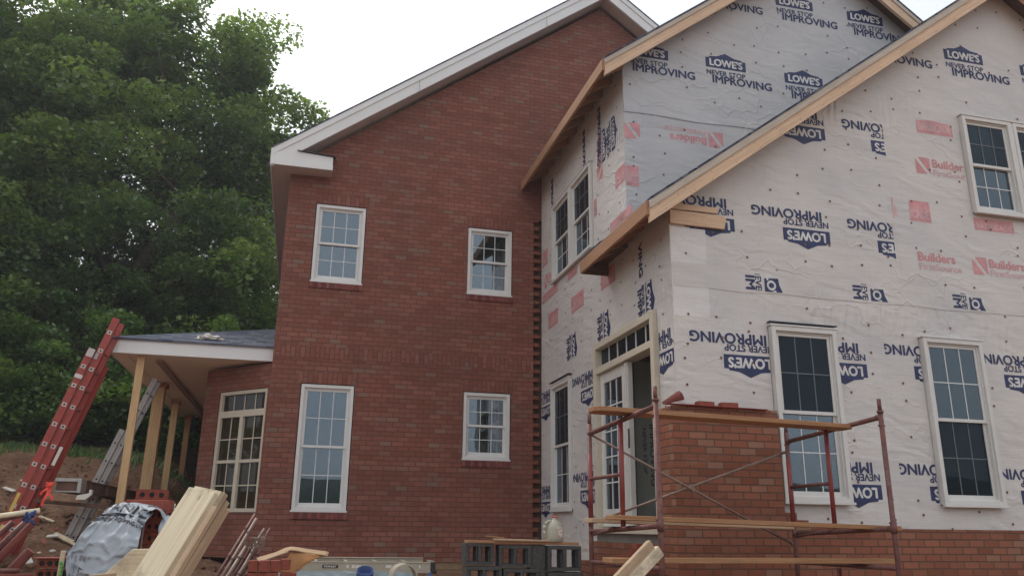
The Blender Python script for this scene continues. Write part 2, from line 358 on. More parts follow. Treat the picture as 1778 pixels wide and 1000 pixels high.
def uvmap(bm, along=None):
    L = bm.loops.layers.uv.verify()
    for f in bm.faces:
        n = f.normal
        if abs(n.z) < .85:
            t = Vector((0, 0, 1)).cross(n).normalized()
            if abs(t.x) >= abs(t.y):
                if t.x < 0: t = -t
            elif t.y > 0: t = -t
            vd = n.cross(t)
            if vd.z < 0: vd = -vd
            for l in f.loops: l[L].uv = (l.vert.co.dot(t), l.vert.co.dot(vd) if abs(n.z) > .05 else l.vert.co.z)
        else:
            for l in f.loops: l[L].uv = (l.vert.co.x, l.vert.co.y)
def fin(bm, smooth=False, bev=0, norm=True, uv=True):
    if norm: bmesh.ops.recalc_face_normals(bm, faces=bm.faces)
    if bev: bmesh.ops.bevel(bm, geom=[e for e in bm.edges], offset=bev, segments=1, affect='EDGES', profile=.5)
    bm.normal_update()
    if uv: uvmap(bm)
    me = bpy.data.meshes.new('mesh')
    if smooth:
        for f in bm.faces: f.smooth = True
    bm.to_mesh(me); bm.free(); return me
def box(bm, x0, x1, y0, y1, z0, z1, mi=0, T=None):
    vs = [Vector(c) for c in ((x0, y0, z0), (x1, y0, z0), (x1, y1, z0), (x0, y1, z0), (x0, y0, z1), (x1, y0, z1), (x1, y1, z1), (x0, y1, z1))]
    if T is not None: vs = [T @ v for v in vs]
    vs = [bm.verts.new(v) for v in vs]
    for q in ((0, 3, 2, 1), (4, 5, 6, 7), (0, 1, 5, 4), (1, 2, 6, 5), (2, 3, 7, 6), (3, 0, 4, 7)):
        f = bm.faces.new([vs[i] for i in q]); f.material_index = mi
def prism(bm, pts, y0, y1, mi=0):                      # polygon in xz extruded along y
    a = [bm.verts.new((x, y0, z)) for x, z in pts]; b = [bm.verts.new((x, y1, z)) for x, z in pts]
    n = len(pts)
    bm.faces.new(a).material_index = mi; bm.faces.new(b[::-1]).material_index = mi
    for i in range(n): bm.faces.new((a[i], b[i], b[(i+1) % n], a[(i+1) % n])).material_index = mi
def tube(bm, p0, p1, r, n=10, mi=0, r2=None, cap=True):
    p0, p1 = Vector(p0), Vector(p1); d = (p1-p0).normalized()
    a = d.orthogonal().normalized(); b = d.cross(a); r2 = r if r2 is None else r2
    A = [bm.verts.new(p0+(a*math.cos(t)+b*math.sin(t))*r) for t in [2*math.pi*i/n for i in range(n)]]
    B = [bm.verts.new(p1+(a*math.cos(t)+b*math.sin(t))*r2) for t in [2*math.pi*i/n for i in range(n)]]
    for i in range(n):
        f = bm.faces.new((A[i], A[(i+1) % n], B[(i+1) % n], B[i])); f.material_index = mi; f.smooth = True
    if cap: bm.faces.new(A[::-1]).material_index = mi; bm.faces.new(B).material_index = mi
def lathe(bm, prof, n=20, T=None, mi=0, sx=1, sy=1):
    rings = []
    for r, z in prof:
        vs = [Vector((r*sx*math.cos(2*math.pi*i/n), r*sy*math.sin(2*math.pi*i/n), z)) for i in range(n)]
        rings.append([bm.verts.new(T @ v if T else v) for v in vs])
    for A, B in zip(rings, rings[1:]):
        for i in range(n):
            f = bm.faces.new((A[i], A[(i+1) % n], B[(i+1) % n], B[i])); f.smooth = True; f.material_index = mi
    bm.faces.new(rings[0][::-1]).material_index = mi; bm.faces.new(rings[-1]).material_index = mi
def frame_mx(p0, p1, up=(0, 0, 1)):
    p0, p1 = Vector(p0), Vector(p1); x = (p1-p0).normalized(); y = Vector(up).cross(x).normalized(); z = x.cross(y)
    return Matrix(((x.x, y.x, z.x, p0.x), (x.y, y.y, z.y, p0.y), (x.z, y.z, z.z, p0.z), (0, 0, 0, 1))), (p1-p0).length
def board(name, p0, p1, wd, th, mat, parent=None, up=(0, 0, 1), bev=.003, cut=0, **kw):
    Mx, L = frame_mx(p0, p1, up); bm = bmesh.new()
    if cut:
        pts = [(0, -wd/2+cut), (cut, -wd/2), (L-cut, -wd/2), (L, -wd/2+cut), (L, wd/2-cut), (L-cut, wd/2), (cut, wd/2), (0, wd/2-cut)]
        a = [bm.verts.new((x, y, -th/2)) for x, y in pts]; b = [bm.verts.new((x, y, th/2)) for x, y in pts]
        bm.faces.new(a[::-1]); bm.faces.new(b)
        for i in range(8): bm.faces.new((a[i], a[(i+1) % 8], b[(i+1) % 8], b[i]))
    else: box(bm, 0, L, -wd/2, wd/2, -th/2, th/2)
    return link(name, fin(bm, bev=bev), mat, parent, Mx, **kw)

# flat text / logo geometry ----------------------------------------------------
_tx = {}
def text_tris(s, bold=.0):
    k = (s, bold)
    if k not in _tx:
        cu = bpy.data.curves.new('t', 'FONT'); cu.body = s; cu.offset = bold; cu.resolution_u = 3
        o = bpy.data.objects.new('t', cu); C.objects.link(o); bpy.context.view_layer.update()
        me = bpy.data.meshes.new_from_object(o.evaluated_get(bpy.context.evaluated_depsgraph_get()))
        v = [tuple(q.co[:2]) for q in me.vertices]; f = [tuple(p.vertices) for p in me.polygons]
        x0 = min(a[0] for a in v); x1 = max(a[0] for a in v); y0 = min(a[1] for a in v); y1 = max(a[1] for a in v)
        _tx[k] = ([((a-x0)/(x1-x0), (b-y0)/(y1-y0)) for a, b in v], f)
        C.objects.unlink(o); bpy.data.objects.remove(o); bpy.data.meshes.remove(me); bpy.data.curves.remove(cu)
    return _tx[k]
class Print:
    """collects flat print in wall coordinates (x, z) on its own thin layers in front of the wall"""
    def __init__(s, planes=()): s.items = []; s.planes = planes
    def poly(s, pts, mat, lay=0, T=None, clip=None): s.items.append((pts, [tuple(range(len(pts)))], mat, lay, T, clip))
    def text(s, t, x, y, w, h, mat, lay=1, T=None, clip=None, bold=.02):
        v, f = text_tris(t); d = (.07+bold*3)*.5*h
        for k, (dx, dy) in enumerate(((-d, 0), (d, 0), (0, d*.8), (0, -d*.8))): s.items.append(([(x+a*w+dx, y+b*h+dy) for a, b in v], f, mat, lay+.2*k, T, clip))
    def flush(s, bm, mats, y=0.0):
        for pts, faces, mat, lay, T, clip in s.items:
            if mat not in mats: mats.append(mat)
            b2 = bmesh.new(); d = y-.0022-.0012*lay
            vs = []
            for a, b in pts:
                if T: a, b = T(a, b)
                vs.append(b2.verts.new((a, d, b)))
            for f in faces:
                try: b2.faces.new([vs[i] for i in f])
                except ValueError: pass
            if clip:
                for k, (co, no) in enumerate((((clip[0], 0, 0), (-1, 0, 0)), ((clip[1], 0, 0), (1, 0, 0)), ((0, 0, clip[2]), (0, 0, -1)), ((0, 0, clip[3]), (0, 0, 1)))):
                    bmesh.ops.bisect_plane(b2, geom=b2.verts[:]+b2.edges[:]+b2.faces[:], plane_co=co, plane_no=no, clear_outer=True)
            for co, no in s.planes: bmesh.ops.bisect_plane(b2, geom=b2.verts[:]+b2.edges[:]+b2.faces[:], plane_co=co, plane_no=no, clear_outer=True)
            idx = mats.index(mat); mp = {}
            b2.normal_update()
            for f in b2.faces:
                c = [mp.setdefault(v, None) or mp.__setitem__(v, bm.verts.new(v.co)) or mp[v] for v in f.verts]
                if f.normal.y > 0: c = c[::-1]
                try: bm.faces.new(c).material_index = idx
                except ValueError: pass
            b2.free()
def rot(ax, az, ang, sc=1.0):
    c, s_ = math.cos(ang)*sc, math.sin(ang)*sc
    return lambda x, y: (ax+x*c-y*s_, az+x*s_+y*c)
def store_logo(P, ax, az, ang=0, clip=None, lay=0, sc=1.0):
    T = rot(ax, az, ang, sc)
    P.poly([(0, 0), (.66, 0), (.66, .165), (.60, .165), (.60, .185), (.47, .20), (.33, .262), (.19, .20), (.06, .185), (.06, .165), (0, .165)], 'navy', lay, T, clip)
    P.text("LOWE'S", .07, .035, .53, .118, 'white_ink', lay+1, T, clip, .018)
    P.text("NEVER STOP", .01, -.12, .63, .078, 'navy', lay, T, clip, .010)
    P.text("IMPROVING", .10, -.25, .97, .122, 'navy', lay+1, T, clip, .012)
def builders(P, ax, az, ang=0, clip=None, sc=1.0, lay=0):
    T = rot(ax, az, ang, sc)
    P.poly([(0, 0), (.05, 0), (.23, -.24), (.23, 0)][::1], 'pink', lay, T, clip)
    P.poly([(0, -.02), (0, -.24), (.17, -.24)], 'pink', lay, T, clip)
    P.text('Builders', .27, -.13, .56, .115, 'pink', lay, T, clip, .018)
    P.text('FirstSource', .27, -.245, .64, .085, 'pink2', lay, T, clip, .004)
def barricade(P, ax, az, w=.6, h=.27, clip=None, ang=0):
    T = rot(ax, az, ang)
    P.poly([(0, 0), (0, -h), (w, -h), (w, 0)], 'pink', 0, T, clip)
    P.text('BARRICADE', .03*w/.6, -h*.85, w*.9, h*.42, 'pink2', 1, T, clip, .02)
    P.poly([(.02, -h*.34), (.02, -h*.37), (w*.96, -h*.37), (w*.96, -h*.34)], 'pink2', 1, T, clip)
def inpoly(x, z, poly):
    c = False; n = len(poly)
    for i in range(n):
        (x0, z0), (x1, z1) = poly[i], poly[i-1]
        if (z0 > z) != (z1 > z) and x < (x1-x0)*(z-z0)/(z1-z0)+x0: c = not c
    return c
def nails(P, poly, holes, seed, step=(.41, .33), mat='nail'):
    rd = random.Random(seed); xs = [p[0] for p in poly]; zs = [p[1] for p in poly]
    x = min(xs)+.15
    while x < max(xs):
        z = min(zs)+.1
        while z < max(zs):
            a, b = x+rd.uniform(-.05, .05), z+rd.uniform(-.12, .12)
            if inpoly(a, b, poly) and not any(h[0]-.06 < a < h[1]+.06 and h[2]-.06 < b < h[3]+.06 for h in holes) and rd.random() < .8:
                r = .0165; P.poly([(a+r*math.cos(t*math.pi/4), b+r*math.sin(t*math.pi/4)) for t in range(8)], mat, 3)
            z += step[1]
        x += step[0]

# walls -------------------------------------------------------------------------
def wall(name, poly, holes, th, mats, parent, Mx, prints=None, solid=True, extra=None):
    """poly/holes in (x,z); front face at y=0, thickness towards +y"""
    bm = bmesh.new(); mats = list(mats)
    loops = [[Vector((x, 0, z)) for x, z in poly]] + [[Vector((h[0], 0, h[2])), Vector((h[0], 0, h[3])), Vector((h[1], 0, h[3])), Vector((h[1], 0, h[2]))] for h in holes]
    tris = geometry.tessellate_polygon([[Vector((v.x, v.z, 0)) for v in l] for l in loops])
    flat = [v for l in loops for v in l]
    fv = [bm.verts.new(v) for v in flat]; bv = [bm.verts.new(v+Vector((0, th, 0))) for v in flat]
    for t in tris:
        for V, flip in ((fv, 0), (bv, 1)):
            q = [V[i] for i in t]
            n = (q[1].co-q[0].co).cross(q[2].co-q[0].co)
            if (n.y > 0) != bool(flip): q = q[::-1]
            try: bm.faces.new(q)
            except ValueError: pass
    k = 0
    for li, l in enumerate(loops):
        n = len(l)
        cen = sum(l, Vector())/n
        for i in range(n):
            a, b = k+i, k+(i+1) % n
            f = bm.faces.new((fv[a], fv[b], bv[b], bv[a])); f.normal_update()
            mid = (fv[a].co+fv[b].co)/2-cen
            if li and f.normal.dot(mid) > 0: f.normal_flip()
            if not li and n < 6 and f.normal.dot(mid) < 0: f.normal_flip()
        k += n
    if extra: extra(bm, mats)
    if prints: prints.flush(bm, mats)
    bm.normal_update()
    return link(name, fin(bm, norm=False), mats, parent, Mx)

def frame_bars(bm, x0, x1, z0, z1, wd, y0, y1, wb=None, wt=None):
    wb = wb or wd; wt = wt or wd
    box(bm, x0, x0+wd, y0, y1, z0, z1); box(bm, x1-wd, x1, y0, y1, z0, z1)
    box(bm, x0+wd, x1-wd, y0, y1, z1-wt, z1); box(bm, x0+wd, x1-wd, y0, y1, z0, z0+wb)
def window(parent, Wall, x0, x1, z0, z1, front, mat='vinyl', cols=3, rows=2, glasses=('glass', 'glass'), split=.5, brick_sill=False, flange=False, lowered=0.0, units=None):
    """double-hung window, opening rectangle x0..x1, z0..z1; front = y of frame face (negative is proud)"""
    bm = bmesh.new(); fwid = .055; dp = .12
    us = units or [(x0, x1)]
    for a, b in us:
        frame_bars(bm, a, b, z0, z1, fwid, front, front+dp, .045)
        frame_bars(bm, a+fwid, b-fwid, z0+.045, z1-fwid, .018, front+.03, front+dp)
    if len(us) > 1: box(bm, us[0][1]-.001, us[1][0]+.001, front+.01, front+dp, z0, z1)
    box(bm, x0-.015, x1+.015, front-.02, front+.03, z0-.03, z0-.001)
    if flange:
        box(bm, x0-.02, x1+.02, front-.01, front+dp*.9, z1+.001, z1+.022)
    fr = link('window', fin(bm, bev=.003), mat, parent, Wall)
    for a, b in us:
        ix0, ix1, iz0, iz1 = a+fwid+.018, b-fwid-.018, z0+.063, z1-fwid-.018
        zm = iz0+(iz1-iz0)*split
        for k, (s0, s1, yy) in enumerate(((zm-.018, iz1, front+.045), (iz0, zm+.022, front+.075))):
            bm = bmesh.new(); frame_bars(bm, ix0, ix1, s0, s1, .034, yy, yy+.028, .04 if k == 0 else .05, .034 if k == 0 else .04)
            link('sash', fin(bm, bev=.002), mat, fr, Wall)
            gx0, gx1, gz0, gz1 = ix0+.034, ix1-.034, s0+(.04 if k == 0 else .05), s1-(.034 if k == 0 else .04)
            bm = bmesh.new(); box(bm, gx0-.004, gx1+.004, yy+.012, yy+.018, gz0-.004, gz1+.004)
            link('pane', fin(bm), glasses[k], fr, Wall)
            bm = bmesh.new(); gw = .0062
            for i in range(1, cols):
                x = gx0+(gx1-gx0)*i/cols; box(bm, x-gw, x+gw, yy+.0062, yy+.0112, gz0, gz1)
            for i in range(1, rows):
                z = gz0+(gz1-gz0)*i/rows; box(bm, gx0, gx1, yy+.0050, yy+.0100, z-gw, z+gw)
            link('grille', fin(bm), 'grille_dim' if glasses[k] == 'glass_dark' else 'grille', fr, Wall)
    if brick_sill:
        bm = bmesh.new(); n = max(3, round((x1-x0+.04)/.0705)); dx = (x1-x0+.04)/n
        for i in range(n):
            box(bm, x0-.02+i*dx+.0045, x0-.02+(i+1)*dx-.0045, -.028+random.uniform(-.002, .002), .07, z0-.135, z0-.034)
        box(bm, x0-.016, x1+.016, -.018, .068, z0-.131, z0-.037, 1)
        link('brick_sill', fin(bm, bev=.002), [plainsill, 'mortarish'], fr, Wall)
    return fr
plainsill = plain_brick('sill_brick', (.155, .05, .05), (.27, .09, .075))
M['mortarish'] = simple('sill_mortar', (.12, .06, .05), .9)

# ================================================================== THE HOUSE
XB, YA, YC, YD = 3.994, 13.56, 8.226, 9.486
HZ = -1.35
house = root('house', (4.0, 13.56, HZ), 'two-storey gabled house under construction, part red brick and part printed white sheeting', 'house')
MA = Matrix.Translation((0, YA, 0)); MC = Matrix.Translation((0, YC, 0)); MD = Matrix.Translation((0, YD, 0))
MB = Matrix(((0, 1, 0, XB), (-1, 0, 0, YA), (0, 0, 1, 0), (0, 0, 0, 1)))     # wall B: x' = YA - y, outward = -X
S2 = .5**.5
MBAY = Matrix(((S2, S2, 0, -1.70), (-S2, S2, 0, 14.83), (0, 0, 1, 0), (0, 0, 0, 1)))

# ---- brick gable wall (A)
wA = [(-.105, .77, 3.985, 5.40), (2.60, 3.44, 3.985, 5.24), (-.105, .767, .218, 2.235), (2.60, 3.44, 1.095, 2.235)]
polyA = [(-.585, -.54), (3.84, -.54), (3.84, 5.5), (11.1, 5.5), (11.1, 6.02), (5.27, 10.33), (-.585, 6.02)]
wall('brick_gable_wall', polyA, wA, .32, ['brickA'], house, MA)
for i, (a, b, c, d) in enumerate(wA):
    window(house, MA, a+.012, b-.012, c+.012, d-.012, .012, cols=3, rows=2, brick_sill=True, glasses=('glass', 'glass'))
# soldier courses over the windows and the belt course
def soldier(x0, x1, z0, z1, y=-.004):
    bm = bmesh.new(); box(bm, x0, x1, y, .02, z0, z1)
    link('soldier_course', fin(bm), 'soldier', house, MA)
soldier(-.15, .82, 5.404, 5.60); soldier(2.55, 3.49, 5.244, 5.44); soldier(-.15, .82, 2.239, 2.435); soldier(2.55, 3.49, 2.239, 2.435)
soldier(-.58, 3.84, 2.66, 2.86, -.006)
# toothed brick edge where wall A meets the wrapped wall
z = -.54; k = 0
while z < 5.72:
    if k % 2 == 0:
        bm = bmesh.new(); box(bm, 3.8405, 3.968+random.uniform(-.03, .012), .002+random.uniform(0, .012), .095, z+.006, z+.0725); link('toothing_brick', fin(bm, bev=.002), 'tooth', house, MA)
    z += .0789; k += 1
bm = bmesh.new(); box(bm, 3.842, 4.14, .11, .3, -.54, 5.9)
link('sheathing', fin(bm), 'shade_wood', house, MA)
bm = bmesh.new(); box(bm, -.56, 11, .02, .30, HZ-.3, -.541); link('foundation', fin(bm), 'found', house, MA)

# ---- left side of the brick house, behind
bm = bmesh.new(); box(bm, -.585, -.28, YA+.322, 24.0, 2.3, 5.88); link('side_wall', fin(bm), 'brickA', house)

# ---- wrapped walls B, C, D
PB = Print((((0, 0, 6.4), (0, 0, 1)), ((.01, 0, 0), (-1, 0, 0)), ((5.31, 0, 0), (1, 0, 0))))
holesB = [(.66, 1.68, .262, 2.28), (.75, 2.78, 4.05, 5.46), (2.78, 4.90, -.06, 2.54)]
polyB = [(0, -.62), (5.32, -.62), (5.32, 3.83), (4.06, 3.83), (4.06, 6.45), (0, 6.45)]
for (y, z) in ((10.80, 1.97), (8.22+.0, 1.98), (12.95, 2.01), (10.88, .53), (12.97, .42)):
    cl = None
    x = YA-y
    if x > 5: cl = (4.92, 5.33, -1, 4)
    if x < 1: cl = (.02, .64, -1, 4)
    elif x < 3: cl = (1.70, 2.76, -1, 4)
    store_logo(PB, x, z, math.pi, cl)
for x in (1.70, 3.12, 4.60): store_logo(PB, x, 3.01, -math.pi/2, (x-.3, x+.3, 2.56, 2.95), 2)
store_logo(PB, 4.50, 2.75, -math.pi/2, (4.0, 4.9, 3.05, 3.62)); PB.text('VING', 0, 0, .45, .11, 'navy', 1, rot(4.42, 3.52, -math.pi/2), None, .03)
for (x, z) in ((.62, 6.05), (2.35, 6.15), (3.05, 6.2)): PB.text('IMPROVING', 0, 0, .85, .12, 'navy', 1, rot(x, z, -math.pi/2), (0, 4, 5.4, 6.2), .03)
for x in (3.2, 3.6): store_logo(PB, x, 5.75, -math.pi/2, (0, 4.05, 5.2, 6.2), sc=.8)
for (y0, z0, w_, h_) in ((13.14, 3.58, .56, .27), (11.87, 3.54, .6, .27), (10.52, 3.55, .56, .27), (9.86, 4.85, .36, .26), (13.50, 4.84, .33, .3), (10.75, 4.78, .12, .28), (12.06, 4.0, .5, .13), (13.5, 4.02, .9, .16), (10.1, 4.16, .8, .13)):
    barricade(PB, YA-y0, z0, w_, h_)
builders(PB, 2.98, 5.0, math.pi/2, (2.8, 3.3, 3.6, 5.8)); builders(PB, .2, 4.35, 0, (.05, .74, 3.8, 4.5))
nails(PB, polyB, holesB, 3)
# a strip of wrap lapped over the seam
def stripB(bm, mats):
    for (a, b, z0, z1) in ((.02, 2.70, 2.56, 2.95), (2.70, 5.25, 2.86, 2.95)):
        n = 24
        for i in range(n):
            x0 = a+(b-a)*i/n; x1 = a+(b-a)*(i+1)/n
            q0, q1 = .03*math.sin(i*1.1)+.02*math.sin(i*.4), .03*math.sin((i+1)*1.1)+.02*math.sin((i+1)*.4)
            vs = [bm.verts.new(p) for p in ((x0, -.0016, z0-.25+q0), (x1, -.0016, z0-.25+q1), (x1, -.0016, z1-.06+q1*.3), (x0, -.0016, z1-.06+q0*.3))]
            bm.faces.new(vs)
wall('wrapped_side_wall', polyB, holesB, .16, ['wrap'], house, MB, PB, extra=stripB)

PC_ = Print((((XB, 0, 3.82), (-.738, 0, 1)), ((9.37, 0, 7.78), (.738, 0, 1)), ((XB+.004, 0, 0), (-1, 0, 0))))
holesC = [(5.195, 6.08, .305, 2.315), (7.285, 8.182, .305, 2.315), (8.42, 10.10, 4.09, 5.53)]
polyC = [(XB+.002, -.62), (14.7, -.62), (14.7, 3.86), (9.37, 7.80), (XB+.002, 3.83)]
for (x, z) in ((8.37, 6.43), (9.68, 6.38), (7.06, 6.48)): store_logo(PC_, x, z)
for (x, z, cl) in ((6.18, 3.59, None), (4.86, 3.62, (4.02, 6, 3.2, 5)), (6.27, 5.03, None), (7.62, 4.97, (6.0, 7.17, 4, 6)), (7.53, 3.55, (6.0, 7.12, 3, 4.5)),
                   (5.26, 1.94, (4.0, 5.19, 1, 3)), (6.50, 1.93, (6.10, 7, 1, 3)), (7.83, 1.95, (6.5, 7.28, 1, 3)), (9.16, 1.92, (8.2, 10, 1, 3)),
                   (6.51, .52, (6.1, 7, -.2, 1.2)), (7.83, .52, (6.5, 7.28, -.2, 1.2)), (9.13, .50, (8.2, 10, -.2, 1.2)), (10.5, 1.93, None)):
    store_logo(PC_, x, z, math.pi, cl)
for x in (5.20, 6.67, 8.14, 9.61): store_logo(PC_, x, 3.015, -math.pi/2, (x-.3, x+.3, 2.735, 2.955), 5)
PC_.text('LOU', .02, 0, .3, .12, 'navy', 6, rot(7.08, 3.45, math.pi), (7.15, 7.3, 3, 4))
for (x, z) in ((7.72, 5.48), (7.16, 4.17), (9.9, 3.3)): barricade(PC_, x, z, .58, .29)
barricade(PC_, 8.42, 4.03, .64, .17)
for (x, z, cl) in ((7.62, 4.82, (7, 8.4, 4, 5)), (7.19, 3.47, (7.2, 9, 3, 4)), (8.29, 3.47, None), (6.95, 4.85, (7.22, 7.36, 4, 5))): builders(PC_, x, z, 0 if x != 6.95 else 0, cl)
nails(PC_, polyC, holesC, 5)
def stripC(bm, mats):
    def strip(a, b, zt, zb, y, n=30, amp=.02):
        for i in range(n):
            x0, x1 = a+(b-a)*i/n, a+(b-a)*(i+1)/n
            w0, w1 = amp*math.sin(i*.9)*math.sin(i*.23), amp*math.sin((i+1)*.9)*math.sin((i+1)*.23)
            bm.faces.new([bm.verts.new(p) for p in ((x0, y, zb+w0), (x1, y, zb+w1), (x1, y-.004, zt+w1), (x0, y-.004, zt+w0))])
    strip(4.02, 14, 3.0, 2.71, -.0056, 60, .012)        # taped band
    nf = len(bm.faces); strip(4.0, 4.46, 3.44, 2.36, -.0012, 6, 0)           # corner patch
    mats.append('wrap_bright'); bm.faces.ensure_lookup_table()
    for f in bm.faces[nf:]: f.material_index = len(mats)-1
    strip(6.3, 14, 5.62, 5.3, -.0015, 40, .05)
    # vertical laps
    for (x0, x1, z0, z1) in ((7.16, 7.42, 2.99, 5.35), (6.60, 6.78, .05, 2.7)):
        n = 16
        for i in range(n):
            a, b = z0+(z1-z0)*i/n, z0+(z1-z0)*(i+1)/n
            o0, o1 = .015*math.sin(i*.8), .015*math.sin((i+1)*.8)
            bm.faces.new([bm.verts.new(p) for p in ((x0+o0, -.0014, a), (x1+o0, -.010, a), (x1+o1, -.010, b), (x0+o1, -.0014, b))])
wall('wrapped_front_wall', polyC, holesC, .16, ['wrap'], house, MC, PC_, extra=stripC)

PD = Print((((XB, 0, 6.44), (-.757, 0, 1)), ((7.36, 0, 8.97), (.757, 0, 1)), ((XB+.004, 0, 0), (-1, 0, 0))))
polyD = [(XB+.002, 3.3), (10.7, 3.3), (10.7, 6.47), (7.36, 9.0), (XB+.002, 6.455)]
for (x, z, cl) in ((5.32, 6.56, None), (6.63, 6.50, None), (4.06, 6.55, (4.0, 6, 6, 7)), (7.88, 7.82, None), (6.60, 7.86, None), (5.28, 7.88, None), (9.2, 7.8, None), (7.95, 6.45, None)): store_logo(PD, x, z, 0, cl)
builders(PD, 5.52, 5.25, math.pi, None); builders(PD, 4.23, 5.22, math.pi, (4.0, 4.3, 5, 6))
barricade(PD, XB+.003, 4.80, .19, .3); barricade(PD, 5.2, 4.55, .6, .27)
nails(PD, polyD, [], 8)
def stripD(bm, mats):
    n = 40
    for (zt, zb) in ((5.86, 5.62),):
        for i in range(n):
            a, b = 4.0+6.6*i/n, 4.0+6.6*(i+1)/n; w0, w1 = .03*math.sin(i*.7), .03*math.sin((i+1)*.7)
            bm.faces.new([bm.verts.new(p) for p in ((a, -.010, zb+w0*.4), (b, -.010, zb+w1*.4), (b, -.0015, zt+w1), (a, -.0015, zt+w0))])
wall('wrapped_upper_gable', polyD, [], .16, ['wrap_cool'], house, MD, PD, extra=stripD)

# windows in the wrapped walls
window(house, MB, .672, 1.668, .274, 2.268, -.05, 'vinylC', 3, 2, ('glass_dark', 'glass_mid'), flange=True)
window(house, MB, .762, 2.768, 4.062, 5.448, -.05, 'vinylC', 3, 2, ('glass_dark', 'glass_mid'), flange=True, units=[(.762, 1.745), (1.785, 2.768)])
window(house, MC, 5.205, 6.07, .315, 2.305, -.075, 'vinylC', 3, 2, ('glass_dark', 'glass'), flange=True)
window(house, MC, 7.295, 8.172, .315, 2.305, -.075, 'vinylC', 3, 2, ('glass_mid', 'glass_dark'), flange=True)
window(house, MC, 8.43, 10.09, 4.10, 5.52, -.075, 'vinylC', 3, 2, ('glass_dark', 'glass_mid'), flange=True, units=[(8.43, 9.24), (9.28, 10.09)])
for (x0, x1, z, Mx) in ((5.19, 6.10, 2.35, MC), (.66, 1.70, 2.315, MB)):
    bm = bmesh.new(); box(bm, x0, x1, -.07, -.001, z, z+.012); link('head_flashing', fin(bm), 'dark_metal', house, Mx)

# ---- french door with transom in wall B (x' 2.78..4.90)
bm = bmesh.new(); d0, d1, zt = 2.79, 4.89, 2.53
box(bm, d0, d0+.10, -.06, .14, .02, zt); box(bm, d1-.10, d1, -.06, .14, .02, zt)
box(bm, d0+.10, d1-.10, -.06, .14, zt-.09, zt); box(bm, d0+.10, d1-.10, -.05, .14, 2.09, 2.18)
box(bm, d0-.05, d1+.05, -.10, .15, -.055, .018)
door = link('door_frame', fin(bm, bev=.004), 'cream', house, MB)
bm = bmesh.new(); box(bm, 4.25, 5.2, 9.0, 10.1, 2.20, 2.26); link('door_header', fin(bm), 'shade_wood', house)
bm = bmesh.new(); box(bm, d0+.11, d1-.11, .04, .05, 2.185, zt-.095); link('pane', fin(bm), 'glass_dark', door, MB)
bm = bmesh.new()
for i in range(1, 6):
    x = d0+.1+(d1-d0-.2)*i/6; box(bm, x-.011, x+.011, .030, .039, 2.18, zt-.09)
link('grille', fin(bm), 'grille', door, MB)
def leaf_door(x0, x1, Mx, nm):
    bm = bmesh.new(); frame_bars(bm, x0, x1, .03, 2.08, .13, .01, .055, .22, .14)
    o = link(nm, fin(bm, bev=.003), 'vinylC', house, Mx)
    bm = bmesh.new(); box(bm, x0+.12, x1-.12, .03, .036, .24, 1.95); link('pane', fin(bm), 'glass_mid', o, Mx)
    bm = bmesh.new()
    for i in range(1, 3):
        x = x0+.13+(x1-x0-.26)*i/3; box(bm, x-.009, x+.009, .018, .028, .25, 1.94)
    for i in range(1, 5):
        z = .25+1.69*i/5; box(bm, x0+.13, x1-.13, .016, .026, z-.009, z+.009)
    link('grille', fin(bm), 'grille', o, Mx); return o
leafd = leaf_door(d0+.11, 3.83, MB, 'glazed_door')
bm = bmesh.new(); box(bm, 3.835, 3.845, -.01, .06, .03, 2.08, 1); box(bm, 3.85, 3.90, -.015, .06, .03, 2.08); box(bm, 3.905, 3.935, .0, .065, .03, 2.08)
box(bm, 3.902, 3.94, -.006, .0, .98, 1.22, 1)
link('astragal', fin(bm), ['vinylC', 'black'], leafd, MB)
leaf_door(0, .93, Matrix.Translation((XB+.10, YA-4.80, 0)), 'open_door')
bm = bmesh.new(); box(bm, 2.74, 4.98, -.02, .12, -.62, -.06); link('door_step_foundation', fin(bm), 'conc', house, MB)

# ---- interior behind the openings
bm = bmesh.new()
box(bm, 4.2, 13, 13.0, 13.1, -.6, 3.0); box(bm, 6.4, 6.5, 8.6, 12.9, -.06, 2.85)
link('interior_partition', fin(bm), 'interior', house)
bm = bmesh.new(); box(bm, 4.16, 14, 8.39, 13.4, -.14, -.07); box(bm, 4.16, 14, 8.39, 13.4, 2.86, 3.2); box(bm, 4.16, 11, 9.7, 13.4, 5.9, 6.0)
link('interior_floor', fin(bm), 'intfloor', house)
bm = bmesh.new(); box(bm, 4.2, 5.0, 11.2, 11.3, -.06, 2.85)
PI_ = Print(); ms = ['interior']
PI_.text('IMPROVING', 0, 0, .8, .075, 'grey_ink', 1, rot(4.50, 1.35, -math.pi/2)); PI_.text('NEVER STOP', 0, 0, .6, .05, 'grey_ink', 1, rot(4.40, 1.30, -math.pi/2)); ms = ['interior_pale']
b3 = bmesh.new(); box(b3, 4.3, 6.38, 0, .06, -.06, 2.85); PI_.flush(b3, ms)
link('wrapped_interior_wall', fin(b3), ms, house, Matrix.Translation((0, 10.15, 0)))
link('interior_stud_wall', fin(bm), 'shade_wood', house)
bm = bmesh.new()
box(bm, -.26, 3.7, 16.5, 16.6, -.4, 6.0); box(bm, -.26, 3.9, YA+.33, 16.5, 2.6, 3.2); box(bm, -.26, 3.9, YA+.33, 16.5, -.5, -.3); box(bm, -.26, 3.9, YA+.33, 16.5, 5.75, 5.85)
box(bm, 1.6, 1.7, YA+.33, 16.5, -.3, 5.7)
link('interior_room', fin(bm), 'interior', house)
